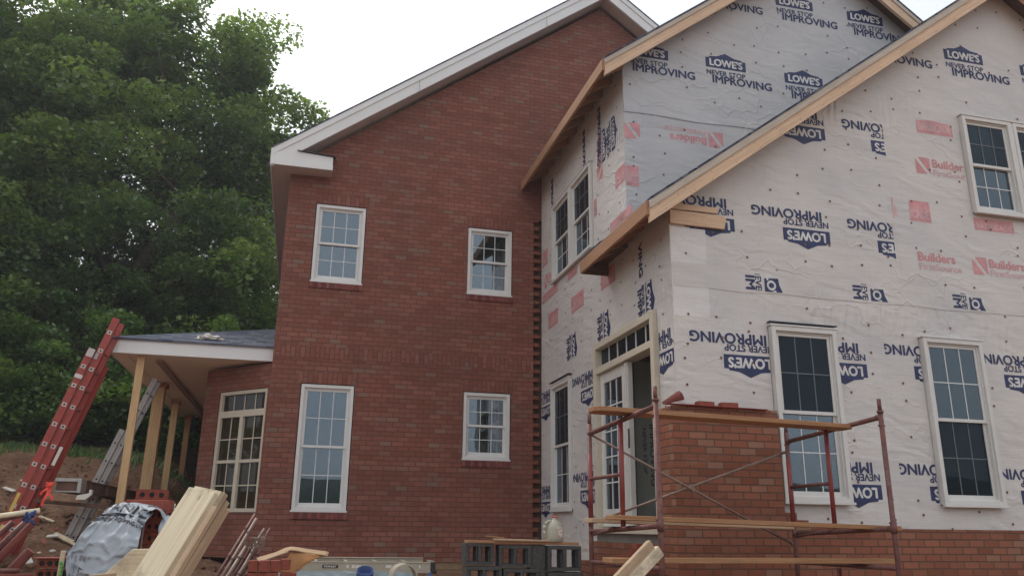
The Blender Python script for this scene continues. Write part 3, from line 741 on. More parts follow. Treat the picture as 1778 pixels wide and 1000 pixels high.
# pale wavy strip added for the curved light reflection in the lower right pane
for (z0, z1) in ((1.1, 2.24), ):
    bm = bmesh.new(); n = 14; pr = []
    for j in range(12):
        z = z0+(z1-z0)*j/11; wv = .17+.05*math.sin(j*.7)
        pr.append((z, wv))
    for (za, wa), (zb, wb) in zip(pr, pr[1:]):
        for i in range(n):
            f0, f1 = i/n, (i+1)/n
            vs = [bm.verts.new((2.66+f*wq, .20+.015*math.sin(f*26), zq)) for f, wq, zq in ((f0, wa, za), (f1, wa, za), (f1, wb, zb), (f0, wb, zb))]
            bm.faces.new(vs)
    link('reflection_strip', fin(bm, smooth=True), 'paper', house, MA)

# ---- gable roofs
def gable_roof(ex, ez, ax, az, y0, y1, mats, vth=.28, ov_soffit=None, wall_y=None, two=True, fr_mat='pine', soffit_mat='shade_wood', tcap=.10):
    rx = 2*ax-ex
    m = (az-ez)/(ax-ex)
    def band(t0, t1, ya, yb, e0=0.0):      # chevron between vertical offsets t0..t1 below the roof line
        bm = bmesh.new()
        for s_ in (0, 1):
            X = (lambda x: x) if s_ == 0 else (lambda x: 2*ax-x)
            pts = [(X(ex+e0), ez+m*e0-t1), (X(ex+e0), ez+m*e0-t0), (ax, az-t0), (ax, az-t1)]
            prism(bm, pts, ya, yb)
        return bm
    # shingles + edge
    r = link('shingled_roof', fin(band(-.03, .0, y0-.02, y1)), 'shingle', house)
    bm = band(.001, .045, y0+.06, y1); link('roof_deck', fin(bm), soffit_mat, house)
    # rake boards: left and right separately so each is its own part
    for s_ in (0, 1):
        X = (lambda x: x) if s_ == 0 else (lambda x: 2*ax-x)
        for (t0, t1, ya, yb) in ((.001, tcap, y0-.012, y0+.055), (tcap+.001, vth, y0+.006, y0+.055)):
            # a slanting board in its own frame so the grain runs along it
            p0 = Vector((X(ex), 0, ez-(t0+t1)/2)); p1 = Vector((ax, 0, az-(t0+t1)/2)); cth = (t1-t0)
            d = (p1-p0); L = d.length; d.normalize()
            Mx = Matrix(((d.x, 0, -d.z, p0.x), (0, 1, 0, ya), (d.z, 0, d.x, p0.z), (0, 0, 0, 1)))
            Mi = Mx.inverted(); bm = bmesh.new()
            pts = [(X(ex), ez-t1), (X(ex), ez-t0), (ax, az-t0), (ax, az-t1)]
            lp = [(Mi @ Vector((a, ya, b))) for a, b in pts]
            prism(bm, [(q.x, q.z) for q in lp], 0, yb-ya)
            if fr_mat == 'pine' and t1 == vth:
                pr = Print(); mm = [fr_mat]
                for q in range(int(L/.4)):
                    for e in (-.05, .05):
                        cx_, cz_ = .2+q*.4+random.uniform(-.03, .03), e*cth/.2+random.uniform(-.01, .01)
                        pr.poly([(cx_+.006*math.cos(t*1.05), cz_+.006*math.sin(t*1.05)) for t in range(6)], 'nail', 0)
                pr.flush(bm, mm); me = fin(bm)
                link('rake_board', me, mm, house, Mx)
            else: link('rake_board', fin(bm), 'cap_board' if fr_mat == 'pine' else fr_mat, house, Mx)
    return m

# A: white trimmed roof
mA = gable_roof(-.903, 6.19, 5.262, 10.74, 13.23, 24.5, None, vth=.335, fr_mat='white_trim', soffit_mat='soffit', tcap=.12)
bm = bmesh.new()
for s_ in (0, 1):                                   # rake soffit panel
    X = (lambda x: x) if s_ == 0 else (lambda x: 2*5.262-x)
    prism(bm, [(X(-.58), 6.19+mA*.32-.335), (X(-.58), 6.19+mA*.32-.315), (5.262, 10.74-.315), (5.262, 10.74-.335)], 13.286, YA-.001)
link('rake_soffit', fin(bm), 'soffit', house)
bm = bmesh.new(); prism(bm, [(-.586, 5.895), (-.9, 5.895), (-.9, 5.915), (-.586, 5.915)], 13.23, 24.4); prism(bm, [(-.586, 5.895), (.10, 5.895), (.10, 5.915), (-.586, 5.915)], 13.24, YA-.001)
link('eave_soffit', fin(bm), 'soffit', house)
bm = bmesh.new(); box(bm, -.925, -.902, 13.225, 24.4, 5.88, 6.19); link('eave_fascia', fin(bm), 'white_trim', house)
bm = bmesh.new(); prism(bm, [(-.902, 5.916), (.115, 5.916), (.115, 6.135), (-.45, 6.175), (-.902, 6.13)], 13.222, YA-.002); box(bm, -.902, .122, 13.21, 13.222, 5.89, 5.985)
link('eave_return', fin(bm), 'white_trim', house)
bm = bmesh.new(); vs = [(-.5, 13.19, 6.18), (.145, 13.19, 6.145), (.165, YA-.003, 6.26), (-.3, YA-.003, 6.31)]
a = [bm.verts.new(v) for v in vs]; b = [bm.verts.new((x, y, z+.012)) for x, y, z in vs]; bm.faces.new(a[::-1]); bm.faces.new(b)
for i in range(4): bm.faces.new((a[i], a[(i+1) % 4], b[(i+1) % 4], b[i]))
link('return_flashing', fin(bm), 'dark_metal', house)

bm = bmesh.new()
for x in (1.55, 4.0):
    z = 6.19+mA*(x+.903); box(bm, x, x+.006, 13.232, 13.2355, z-.333, z-.125)
link('trim_seam', fin(bm), 'grey_ink', house)
# D and C: raw pine rakes
mD = gable_roof(3.62, 6.23, 7.36, 9.06, 9.20, 22, None, vth=.245, tcap=.075)
mC = gable_roof(3.61, 3.60, 9.37, 7.86, 7.90, YD-.005, None, vth=.265, tcap=.10)
def eave(x, z, y0, y1, hh, name='eave_fascia'):
    Mx, L = frame_mx((x, y0, z-hh/2), (x, y1, z-hh/2)); bm = bmesh.new(); box(bm, 0, L, -.019, .019, -hh/2, hh/2)
    link(name, fin(bm, bev=.002), 'fascia_pine', house, Mx)
eave(3.600, 6.225, 9.215, YA-.01, .17); eave(3.590, 3.595, 7.915, 10.22, .175)
bm = bmesh.new(); box(bm, 3.62, XB-.001, YD+.001, 10.20, 3.60, 3.64); box(bm, 3.60, XB-.001, 10.20, 10.235, 3.42, 3.62); link('pent_deck', fin(bm), 'shade_wood', house)
bm = bmesh.new()                                     # shingles of the short pent
vs = [(3.575, YD-.02, 3.605), (3.575, 10.25, 3.605), (XB-.002, 10.25, 3.90), (XB-.002, YD-.02, 3.90)]
a = [bm.verts.new(v) for v in vs]; b = [bm.verts.new((x, y, z+.02)) for x, y, z in vs]; bm.faces.new(a); bm.faces.new(b[::-1])
for i in range(4): bm.faces.new((a[i], a[(i+1) % 4], b[(i+1) % 4], b[i]))
link('pent_shingles', fin(bm), 'shingle', house)
# rafter tails under the raw eaves
for (y0, y1, zt, m_) in ((9.45, 13.4, 6.23, mD), (8.1, 10.1, 3.60, mC)):
    y = y0
    while y < y1:
        bm = bmesh.new(); prism(bm, [(3.62, zt-.17), (3.62, zt-.01), (XB, zt-.01+m_*(XB-3.62)-.05), (XB, zt-.17+m_*(XB-3.62)-.05)], y, y+.038)
        link('rafter_tail', fin(bm), 'plank', house); y += .41
# lookouts under rakes
for (ax, az, ex, ez, y0, y1, n) in ((7.36, 9.06, 3.62, 6.23, 9.256, YD-.002, 7), (9.37, 7.86, 3.61, 3.60, 7.956, YC-.002, 9)):
    for i in range(1, n):
        x = ex+.5+(ax-ex-.5)*i/n; z = ez+(az-ez)/(ax-ex)*(x-ex)
        bm = bmesh.new(); box(bm, x-.019, x+.019, y0, y1, z-.17, z-.08); link('lookout', fin(bm), 'plank', house)
bm = bmesh.new(); prism(bm, [(XB, 3.47), (4.7, 3.46), (4.73, 3.60), (4.69, 3.63), (XB, 3.64)], YC-.045, YC-.006)
link('corner_block', fin(bm, bev=.003), 'pine', house)
bm = bmesh.new(); box(bm, 4.0, 4.62, YC-.06, YC-.047, 3.645, 3.72); link('corner_board', fin(bm, bev=.003), 'pine', house)

# ---- brick veneer going up at the C corner and along the bottom
def veneer(name, poly, y, th):
    bm = bmesh.new(); prism(bm, poly, y-th, y); return link(name, fin(bm), 'brickC', house)
z_top = 1.30
veneer('corner_veneer', [(3.872, -.62), (5.16, -.62), (5.16, z_top), (3.872, z_top)], YC-.012, .10)
bm = bmesh.new(); box(bm, 3.872, XB-.012, YC-.011, 8.60, -.62, z_top); link('corner_veneer_return', fin(bm), 'brickC', house)
veneer('base_veneer', [(5.161, -.62), (14, -.62), (14, .036), (5.44, .036), (5.44, .115), (5.30, .115), (5.30, .192), (5.161, .192)], YC-.014, .10)
bm = bmesh.new(); box(bm, XB-.10, XB-.012, 8.62, 10.9, -.62, -.16); link('low_side_veneer', fin(bm), 'brickC', house)

# ---- bay wall under the porch with its window
wall('bay_wall', [(0, -.5), (1.58, -.5), (1.58, 2.56), (0, 2.56)], [(.36, 1.52, .18, 2.17)], .2, ['brickA'], house, MBAY)
bm = bmesh.new(); frame_bars(bm, .37, 1.51, .19, 2.16, .06, .02, .14); box(bm, .43, 1.45, .02, .14, 1.72, 1.83); box(bm, .90, .98, .02, .14, .25, 1.72)
bw = link('bay_window', fin(bm, bev=.003), 'cream', house, MBAY)
bm = bmesh.new(); box(bm, .43, 1.45, .07, .076, 1.83, 2.10); box(bm, .43, .90, .07, .076, .25, 1.72); box(bm, .98, 1.45, .07, .076, .25, 1.72); link('pane', fin(bm), 'glass_bay', bw, MBAY)
bm = bmesh.new()
for i in (1, 2, 3): x = .43+1.02*i/4; box(bm, x-.009, x+.009, .060, .066, 1.83, 2.10)
for a, b in ((.43, .90), (.98, 1.45)):
    box(bm, a, b, .04, .10, .97, 1.02); box(bm, (a+b)/2-.009, (a+b)/2+.009, .060, .066, .25, 1.72)
    for z in (.61, 1.36): box(bm, a, b, .058, .064, z-.009, z+.009)
link('grille', fin(bm), 'cream', bw, MBAY)
bm = bmesh.new(); box(bm, -1.69, -.3, 15.0, 24, -.5, 2.5); link('bay_return_wall', fin(bm), 'brickA', house)

# ---- porch: hipped roof, soffit, fascia, posts
PX0, PX1, PY, PZ = -3.11, -.585, 13.78, 2.60
bm = bmesh.new(); box(bm, PX0, PX1-.001, PY, PY+.03, PZ, PZ+.24); box(bm, PX0, PX0+.03, PY+.031, 26, PZ, PZ+.24)
link('porch_fascia', fin(bm, bev=.003), 'white_trim', house)
bm = bmesh.new(); box(bm, PX0+.03, PX1, PY+.03, 26, PZ+.02, PZ+.05); box(bm, PX0+.032, PX1, PY+.032, PY+.25, PZ+.005, PZ+.019); box(bm, PX0+.032, PX0+.25, PY+.26, 25.9, PZ+.005, PZ+.019)
link('porch_soffit', fin(bm), 'soffit_porch', house)
bm = bmesh.new(); box(bm, -2.47, -2.37, PY+.5, 25.8, PZ-.03, PZ+.004); link('porch_beam', fin(bm), 'porch_bm', house)
bm = bmesh.new(); e = .035; zz = PZ+.245; hr = 2.55; ph = .90
P0 = (PX0-e, PY-e, zz); P1 = (PX1-.001, PY-e, zz); P2 = (PX1-.001, PY+hr, zz+ph); P3 = (PX0-e, 26, zz); P4 = (PX1-.001, 26, zz+ph)
tops = [bm.verts.new(p) for p in (P0, P1, P2, P3, P4)]; bots = [bm.verts.new((p[0], p[1], p[2]-.03)) for p in (P0, P1, P2, P3, P4)]
bm.faces.new((tops[0], tops[1], tops[2])); bm.faces.new((tops[0], tops[2], tops[4], tops[3]))
bm.faces.new((bots[0], bots[2], bots[1])); bm.faces.new((bots[0], bots[3], bots[4], bots[2]))
for i, j in ((0, 1), (1, 2), (2, 4), (4, 3), (3, 0)): bm.faces.new((tops[i], bots[i], bots[j], tops[j]))
link('porch_roof', fin(bm), 'shingle', house)
for i, (y, wd, mt, cap) in enumerate(((13.98, .115, 'post', 0), (16.72, .20, 'post', 1), (18.98, .135, 'post', 1), (21.58, .13, 'plank', 1))):
    x = (-2.64, -2.75, -2.76, -2.80)[i]
    board('porch_post', (x-.02, y, -.75), (x, y, PZ), wd, wd*.8 if i else .09, mt, house, up=(0, 1, 0))
    if cap: board('post_cap', (x-wd*.7, y, PZ-.05), (x+wd*.7, y, PZ-.05), wd, .08, 'plank', house)

# ================================================================== GROUND
def hgt(x, y):
    def interp(t, pts):
        if t <= pts[0][0]: return pts[0][1]
        for (a, va), (b, vb) in zip(pts, pts[1:]):
            if t <= b: return va+(vb-va)*(t-a)/(b-a)
        return pts[-1][1]
    L_ = interp(y, [(2, -1.6), (6, -1.25), (9, -1.0), (12.4, -.82), (13.6, -.58), (15.2, -.05), (17, .52), (20, 1.30), (24, 1.85), (40, 4.5), (90, 13), (400, 40)])
    Rr = interp(y, [(2, -1.6), (7, -1.35), (13, -.66), (26, -.5), (60, 3), (400, 30)])
    t = min(1, max(0, (-x-.5)/3.3)); t = t*t*(3-2*t)
    if x < -4: L_ += min(1.2, (-x-4)*.07)*min(1, max(0, (y-6)/8))
    return Rr+(L_-Rr)*t
def ground():
    xs = [-400, -150, -70, -40, -25]+list(np.arange(-16, 3, .14))+list(np.arange(3, 18, .8))+[25, 50, 120, 400]
    ys = [-400, -150, -60, -20, -5]+list(np.arange(2, 9, .14))+list(np.arange(9, 25, .2))+[27, 30, 40, 60, 90, 150, 400]
    bm = bmesh.new(); g = []
    for y in ys:
        r = []
        for x in xs:
            z = hgt(x, y)
            if -16 <= x <= 3 and 2 < y < 25:
                k = min(1, max(0, (-x+.4)/1.2))
                z += k*(.16*noise.noise((x*.9, y*.9, 0))+.10*noise.noise((x*2.6, y*2.6, 4))+.055*noise.noise((x*7, y*7, 9))+.03*abs(noise.noise((x*15, y*15, 2))))
            if -1 <= x: z = min(z, -.58 if y < 13.9 else -.5) if y < 30 else z
            r.append(bm.verts.new((x, y, z)))
        g.append(r)
    for j in range(len(ys)-1):
        for i in range(len(xs)-1): bm.faces.new((g[j][i], g[j][i+1], g[j+1][i+1], g[j+1][i]))
    link('ground', fin(bm, smooth=True, norm=False), 'dirt', kind='structure')
ground()
# wooded hills behind the photographer (they show only as reflections in the glass)
bm = bmesh.new(); rows = []
for j, (d, hh) in enumerate(((70, -2), (78, 2.6), (95, 4.2), (130, 7), (190, 12), (260, -5))):
    r = []
    for i in range(120):
        a = math.pi+math.pi*i/119
        z = hh+(noise.noise((i*.31, j*.7, 0))*3.2+noise.noise((i*1.3, j, 3))*1.5 if 0 < j < 5 else 0)
        r.append(bm.verts.new((d*math.cos(a)*1.2, d*math.sin(a)-12, z)))
    rows.append(r)
for A_, B_ in zip(rows, rows[1:]):
    for i in range(119): bm.faces.new((A_[i], A_[i+1], B_[i+1], B_[i]))
link('hills', fin(bm, smooth=True), 'hills', kind='structure')

# ================================================================== TREES
def leaves_mesh(cl, rs, lsize, seed, per):
    """cl: list of (centre, radii, tone); leaf-sized kites scattered through every spray"""
    rg = np.random.default_rng(seed); V = []; T_ = []
    for (c, rad, tone) in cl:
        n = int(per*rg.uniform(.7, 1.3))
        d = rg.normal(size=(n, 3)); d /= np.linalg.norm(d, axis=1)[:, None]
        rr = rg.uniform(.25, 1, n)**.6
        p = np.array(c)+d*rr[:, None]*np.array(rad)
        nrm = rg.normal(size=(n, 3))*.55+np.array([0, 0, 1]); nrm /= np.linalg.norm(nrm, axis=1)[:, None]
        a = rg.normal(size=(n, 3)); a -= (a*nrm).sum(1)[:, None]*nrm; a /= np.linalg.norm(a, axis=1)[:, None]
        b = np.cross(nrm, a); s = lsize*rg.uniform(.5, 1.35, n)[:, None]
        q = np.stack([p-a*s*.6, p+b*s*.36, p+a*s*.6-nrm*s*.12, p-b*s*.36], 1)
        V.append(q.reshape(-1, 3)); T_.append(np.repeat(np.clip(tone+.18*(p[:, 2]-c[2])/rad[2]+rg.normal(size=n)*.09, 0, 1), 1))  # upper leaves of each spray coloured lighter, painting in the light on top
    V = np.concatenate(V); T_ = np.concatenate(T_); nq = len(V)//4
    me = bpy.data.meshes.new('leaves'); me.vertices.add(len(V)); me.vertices.foreach_set('co', V.astype(np.float32).ravel())
    me.loops.add(nq*4); me.loops.foreach_set('vertex_index', np.arange(nq*4, dtype=np.int32))
    me.polygons.add(nq); me.polygons.foreach_set('loop_start', np.arange(0, nq*4, 4, dtype=np.int32)); me.polygons.foreach_set('loop_total', np.full(nq, 4, dtype=np.int32))
    at = me.attributes.new('tone', 'FLOAT', 'FACE'); at.data.foreach_set('value', T_.astype(np.float32))
    me.update(); me.validate(); return me
def tree(name, base, top, crown_c, crown_r, seed, label, cat, nclump, per, mat='leafA', lsize=.145, trunk_r=.28, spray=(.95, .95, .58), lean=(0, 0), limbs=16, tone=.35, group='trees behind the house', clear=False):
    rd = random.Random(seed); base = Vector(base); root_ = root(name, base, label, cat, group)
    tp = Vector((base.x+lean[0], base.y+lean[1], top)); bm = bmesh.new(); pts = []
    for i in range(9):
        t = i/8; p = base.lerp(tp, t)+Vector((.3*math.sin(t*5+seed), .3*math.cos(t*4+seed), 0))*t*(1-t)*2
        pts.append((p-Vector((0, 0, .4)) if i == 0 else p, trunk_r*(1.1-t*.95)))
    for (a, ra), (b, rb) in zip(pts, pts[1:]): tube(bm, a, b, ra, 10, r2=rb, cap=False)
    cc, cr_ = Vector(crown_c), Vector(crown_r); clumps = []; tips = []
    for i in range(limbs):
        t = .25+.65*i/limbs; k = min(7, int(t*8)); s0 = pts[k][0].lerp(pts[k+1][0], t*8-k); r0_ = pts[k][1]*.5
        ang = i*2.4+rd.uniform(-.4, .4); el = rd.uniform(.25, .9)
        e = cc+Vector((math.cos(ang)*cr_.x*.8, math.sin(ang)*cr_.y*.8, 0)); e.z = s0.z+(e.xy-s0.xy).length*math.tan(el)*.8
        e.z = min(e.z, cc.z+cr_.z*.8); k_ = max(.15, 1-((e.z-cc.z)/cr_.z)**2)**.5; e.x = cc.x+(e.x-cc.x)*k_; e.y = cc.y+(e.y-cc.y)*k_; prev = s0; pr = r0_
        for j in range(1, 5):
            q = s0.lerp(e, j/4)+Vector((rd.uniform(-.25, .25), rd.uniform(-.25, .25), rd.uniform(-.2, .35)))
            nr = r0_*(1-j/4.6); tube(bm, prev, q, pr, 7, r2=nr, cap=False)
            for _ in range(2):
                f = q+Vector((rd.uniform(-1, 1), rd.uniform(-1, 1), rd.uniform(0, 1)))*1.3; tube(bm, q, f, nr*.5, 5, r2=.012, cap=False); tips.append(f)
            prev, pr = q, nr
    link('trunk', fin(bm, smooth=True), 'bark', root_)
    while len(clumps) < nclump:
        if tips and rd.random() < .25: p = rd.choice(tips)+Vector((rd.gauss(0, .3),)*3)
        else:
            d = Vector((rd.gauss(0, 1), rd.gauss(0, 1), rd.gauss(0, 1))).normalized(); rr = rd.uniform(.35, 1)**.55
            lump = 1+.16*noise.noise(d*2.3+Vector((seed, 0, 0)))+.1*noise.noise(d*5+Vector((0, seed, 0)))
            p = cc+Vector((d.x*cr_.x, d.y*cr_.y, d.z*cr_.z))*rr*lump
        if p.z < hgt(p.x, p.y)+.3: continue
        if noise.noise(p*.55+Vector((seed*3, 0, 0))) < -.20: continue       # openings in the crown
        if clear and 2.5 < p.z < 10.5:                                     # the lower trunk stands free on the house side
            q = base.lerp(tp, (p.z-base.z)/(tp.z-base.z))
            if p.y < q.y+.6 and abs(p.x-q.x*p.y/q.y) < .75+.5*noise.noise((p.z*.7, 3, 1)): continue
        if noise.noise(p*.34+Vector((0, seed*2, 5))) < -.30: continue
        k = rd.uniform(.55, 1.15)
        tn = tone+.05+rd.gauss(0, .17)+.3*noise.noise(p*.4)
        clumps.append((tuple(p), (spray[0]*k, spray[1]*k, spray[2]*k), tn))
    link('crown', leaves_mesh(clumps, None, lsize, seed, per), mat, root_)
    return root_
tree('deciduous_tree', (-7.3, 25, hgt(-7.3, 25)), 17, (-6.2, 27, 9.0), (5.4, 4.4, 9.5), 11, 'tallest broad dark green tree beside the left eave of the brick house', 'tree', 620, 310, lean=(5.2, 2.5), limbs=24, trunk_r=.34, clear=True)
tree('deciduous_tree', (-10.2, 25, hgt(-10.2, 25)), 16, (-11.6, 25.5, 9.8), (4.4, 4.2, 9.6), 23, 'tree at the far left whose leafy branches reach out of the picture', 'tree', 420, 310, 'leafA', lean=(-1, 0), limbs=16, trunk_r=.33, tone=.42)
tree('deciduous_tree', (-3.4, 31, hgt(-3.4, 31)), 14, (-3.2, 31.5, 8.5), (3.9, 3.6, 7.0), 37, 'dark tree half hidden behind the porch roof and brick corner', 'tree', 200, 260, 'leafB', limbs=14, trunk_r=.24, tone=.28)
tree('deciduous_tree', (-8.2, 32, hgt(-8.2, 32)), 19, (-8.6, 33, 12), (4.2, 3.5, 9.5), 41, 'bluish tree in the back row showing between the two nearest crowns', 'tree', 210, 260, 'leafB', limbs=14, trunk_r=.3, tone=.35)
tree('deciduous_tree', (-14, 31, hgt(-14, 31)), 18, (-14, 31, 11), (4.6, 4, 9.5), 43, 'back row tree closing the view at the outer left', 'tree', 170, 240, 'leafB', limbs=12, trunk_r=.3)
tree('deciduous_tree', (-20, 18, hgt(-20, 18)), 15, (-20, 18, 8), (4.5, 4.5, 8), 51, 'tree up the slope left of the house, seen mirrored in the bay window', 'tree', 150, 200, 'leafA', lsize=.2, limbs=10)
tree('deciduous_tree', (-21, 8, hgt(-21, 8)), 14, (-21, 8, 7), (4.5, 5, 7.5), 53, 'nearest tree up the slope to the left, outside the picture', 'tree', 150, 200, 'leafA', lsize=.2, limbs=10)
bs = [(-9.6, 23.2, 2.0, 1.7), (-7.4, 22.6, 2.2, 1.7), (-5.6, 23.4, 1.9, 1.9), (-3.9, 23.6, 1.8, 1.5), (-2.2, 25.0, 1.9, 2.0), (-6.6, 25.0, 2.4, 3.0), (-4.4, 26.6, 2.2, 3.2), (-9.0, 26.0, 2.4, 3.4), (-11.8, 23.6, 2.0, 2.4), (-1.0, 28.0, 2.6, 3.8)]
bl = ['low leafy shrub left of the red ladder at the top of the dirt bank', 'leafy shrub behind the upper part of the red ladder', 'shrub in the gap between the red ladder and the first porch post', 'shrub seen between the first and second porch posts', 'dark shrub seen between the last porch posts', 'taller sapling standing behind the shrubs by the red ladder', 'tall sapling behind the left end of the porch roof', 'tall sapling behind the shrubs at the left of the dirt bank', 'shrub at the outermost left of the dirt bank', 'dark sapling directly behind the porch soffit']
for i, ((x, y, rx, rz), lb) in enumerate(zip(bs, bl)):
    z = hgt(x, y); tree('shrub', (x, y, z), z+rz*1.2, (x, y, z+rz*.85), (rx, rx*.8, rz), 60+i, lb, 'shrub', 60 if rz < 2.5 else 100, 260, 'leafU', .12, .06, (.65, .65, .40), limbs=6, tone=.42 if rz < 2.5 else .3, group='shrubs along the wood edge')
# grass fringe at the foot of the wood
gm = bmesh.new(); rd = random.Random(5)
for i in range(4200):
    x = rd.uniform(-14, -1.5); y = 21.0+rd.gauss(0, .75)+.5*math.sin(x); z = hgt(x, y)
    h_ = rd.uniform(.05, .2); a = rd.uniform(0, 6.28); dx, dy = math.cos(a)*.035, math.sin(a)*.035; l = rd.uniform(-.12, .12)
    gm.faces.new([gm.verts.new(p) for p in ((x-dx, y-dy, z-.03), (x+dx, y+dy, z-.03), (x+l, y+l*.5, z+h_))])
me = fin(gm, norm=False, uv=False); ta = me.attributes.new('tone', 'FLOAT', 'FACE'); ta.data.foreach_set('value', np.random.default_rng(1).uniform(.2, .8, len(me.polygons)).astype(np.float32)); link('grass', me, 'leafU', kind='stuff', label='fringe of green grass along the top of the dirt bank')
# thin scattering volume added to stand in for lens glare
bm = bmesh.new(); box(bm, -420, 420, -420, 420, -4, 60); hz = link('glare_veil', fin(bm, uv=False), [], kind='stuff', label='thin pale veil added over the scene in place of lens glare')
hm = bpy.data.materials.new('glare_veil_volume'); hm.use_nodes = True; hn = hm.node_tree; hn.nodes.clear()
ho = hn.nodes.new('ShaderNodeOutputMaterial'); hv = hn.nodes.new('ShaderNodeVolumePrincipled'); hv.inputs['Color'].default_value = (.9, .94, 1, 1); hv.inputs['Density'].default_value = .0014; hv.inputs['Anisotropy'].default_value = .3
hn.links.new(hv.outputs[0], ho.inputs['Volume']); hz.data.materials.append(hm); S.cycles.volume_bounces = 0
#PART2
# ================================================================== SCAFFOLD
scaf = root('scaffold', (4.0, 7.2, -1.35), 'rusty red tube scaffold standing in front of the new brick corner', 'scaffold')
def sframe(nx, fx, ix, rung_z, zt=(1.03, .93), zb=(.03, -.03), ny=6.5, fy=7.9, iy=7.1, top_n=1.2, top_f=1.15):
    n_ = lambda z: Vector((nx, ny, z)); f_ = lambda z: Vector((fx, fy, z)); i_ = lambda z: Vector((ix, iy, z))
    bm = bmesh.new(); r = .0235
    tube(bm, n_(-1.35), n_(top_n-.12), r); tube(bm, n_(top_n-.12), n_(top_n), r*.82); tube(bm, f_(-1.3), f_(top_f-.12), r); tube(bm, f_(top_f-.12), f_(top_f), r*.82)
    for z in (zb[0]-.005, -.78): tube(bm, n_(z-.04), n_(z+.05), r*1.25)
    tube(bm, n_(zt[0]), f_(zt[1]), r); tube(bm, n_(zb[0]), f_(zb[1]), r); tube(bm, n_(-.31), f_(-.31), r*.9)
    for z, y0 in ((rung_z, 0), (-.62, 0)): tube(bm, f_(z), i_(z+.0), r*.8)
    tube(bm, f_(-.06), f_(-.06)+(i_(.02)-f_(-.06))*.75, r*.6)
    for p, q_ in ((n_(zt[0]), 1), (f_(zt[1]), -1), (n_(zb[0]), 1), (f_(zb[1]), -1)): tube(bm, p+Vector((0, .0, 0)), p+Vector((0, .055*q_, 0)), r*1.18, 10)
    for z in (zt[1]-.03, zb[1]+.06): tube(bm, f_(z)-Vector((.0, .04, 0)), f_(z)+Vector((0, .05, 0)), .008, 6); tube(bm, n_(z+.05)-Vector((.04, 0, 0)), n_(z+.05)+Vector((.035, 0, 0)), .008, 6)
    for z in (-.75, top_n-.12): tube(bm, n_(z)-Vector((0, 0, .012)), n_(z)+Vector((0, 0, .012)), r*1.3, 10)
    link('end_frame', fin(bm), 'rust', scaf)
    bm = bmesh.new(); zz = zt[0]+(zt[1]-zt[0])*(iy-ny)/(fy-ny); tube(bm, i_(zb[0]-.01), i_(zz-.015), r*.95); tube(bm, i_(-1.3), i_(-.33), r*.9)
    link('ladder_post', fin(bm), 'redtube', scaf)
    bm = bmesh.new(); tube(bm, f_(.02), f_(.72), r*1.02+.001); link('painted_sleeve', fin(bm), 'redtube', scaf)
sframe(2.95, 2.84, 2.86, .48); sframe(5.225, 5.115, 5.045, .45)
for a, b in (((2.86, 7.93, .93), (5.10, 7.93, -.13)), ((5.11, 7.955, .82), (2.86, 7.955, .05))):
    bm = bmesh.new(); m_ = (Vector(a)+Vector(b))/2; tube(bm, a, b, .0125); tube(bm, m_-Vector((0, .02, 0)), m_+Vector((0, .02, 0)), .02)
    for p in (a, b): tube(bm, Vector(p)-Vector((0, .03, 0)), Vector(p)+Vector((0, .02, 0)), .016)
    link('cross_brace', fin(bm), 'brace', scaf)
G = 'planks lying across the scaffold'
board('scaffold_plank', (2.55, 7.05, 1.052), (5.22, 7.00, .985), .26, .042, 'plank', cut=.05, label='long plank with cut corners on the top rails of the scaffold', cat='plank', group=G)
board('scaffold_plank', (2.70, 7.02, .099), (5.48, 6.82, .035), .24, .040, 'plank', label='upper plank of the doubled pair on the middle scaffold rails', cat='plank', group=G)
board('scaffold_plank', (2.62, 7.36, .075), (4.66, 7.30, .035), .24, .040, 'pine_old', label='shorter pale plank behind the doubled pair on the middle scaffold rails', cat='plank', group=G)
board('scaffold_plank', (2.66, 7.0, -.262), (5.50, 6.95, -.262), .25, .042, 'plank', label='lowest plank on the scaffold, just above the bottom of the picture', cat='plank', group=G)

def bar_mesh(L, w_, h_, mi=0): bm = bmesh.new(); box(bm, -L/2, L/2, -w_/2, w_/2, 0, h_); return bm
for (x, z, ry, lb) in ((4.29, 1.302, .03, 'left of the two loose bricks on the unfinished brick corner'), (4.58, 1.302, -.02, 'right of the two loose bricks on the unfinished brick corner')):
    bm = bar_mesh(.20, .092, .062); link('brick', fin(bm, bev=.004), 'brick_plain', None, Matrix.Translation((x, 8.155, z)) @ Matrix.Rotation(ry*3, 4, 'Z'), label=lb, cat='brick', group='loose bricks on the unfinished corner')
# curved clay piece and dark sheet on top of the veneer
bm = bmesh.new(); n = 10
rA = []
for i in range(n+1):
    t = i/n; ang = -1.0+2.0*t; w0 = .04; w1 = .075
    rA.append([Vector((0, math.sin(ang)*.02, 0)), Vector((.24, math.sin(ang)*w1, math.cos(ang)*.10-.05))])
top = [[bm.verts.new(v) for v in r] for r in rA]; bot = [[bm.verts.new(v-Vector((0, 0, .008))) for v in r] for r in rA]
for i in range(n):
    bm.faces.new((top[i][0], top[i+1][0], top[i+1][1], top[i][1])); bm.faces.new((bot[i][0], bot[i][1], bot[i+1][1], bot[i+1][0]))
    bm.faces.new((top[i][1], top[i+1][1], bot[i+1][1], bot[i][1])); bm.faces.new((top[i][0], bot[i][0], bot[i+1][0], top[i+1][0]))
for i in (0, n): bm.faces.new((top[i][0], top[i][1], bot[i][1], bot[i][0]))
link('clay_scoop', fin(bm), 'tile_dark', None, Matrix.Translation((3.76, 8.10, 1.315)) @ Matrix.Rotation(R(-24), 4, 'Y') @ Matrix.Rotation(R(58), 4, 'X'), label='curved red scoop-shaped piece lying at the left end of the brick corner', cat='masonry piece')
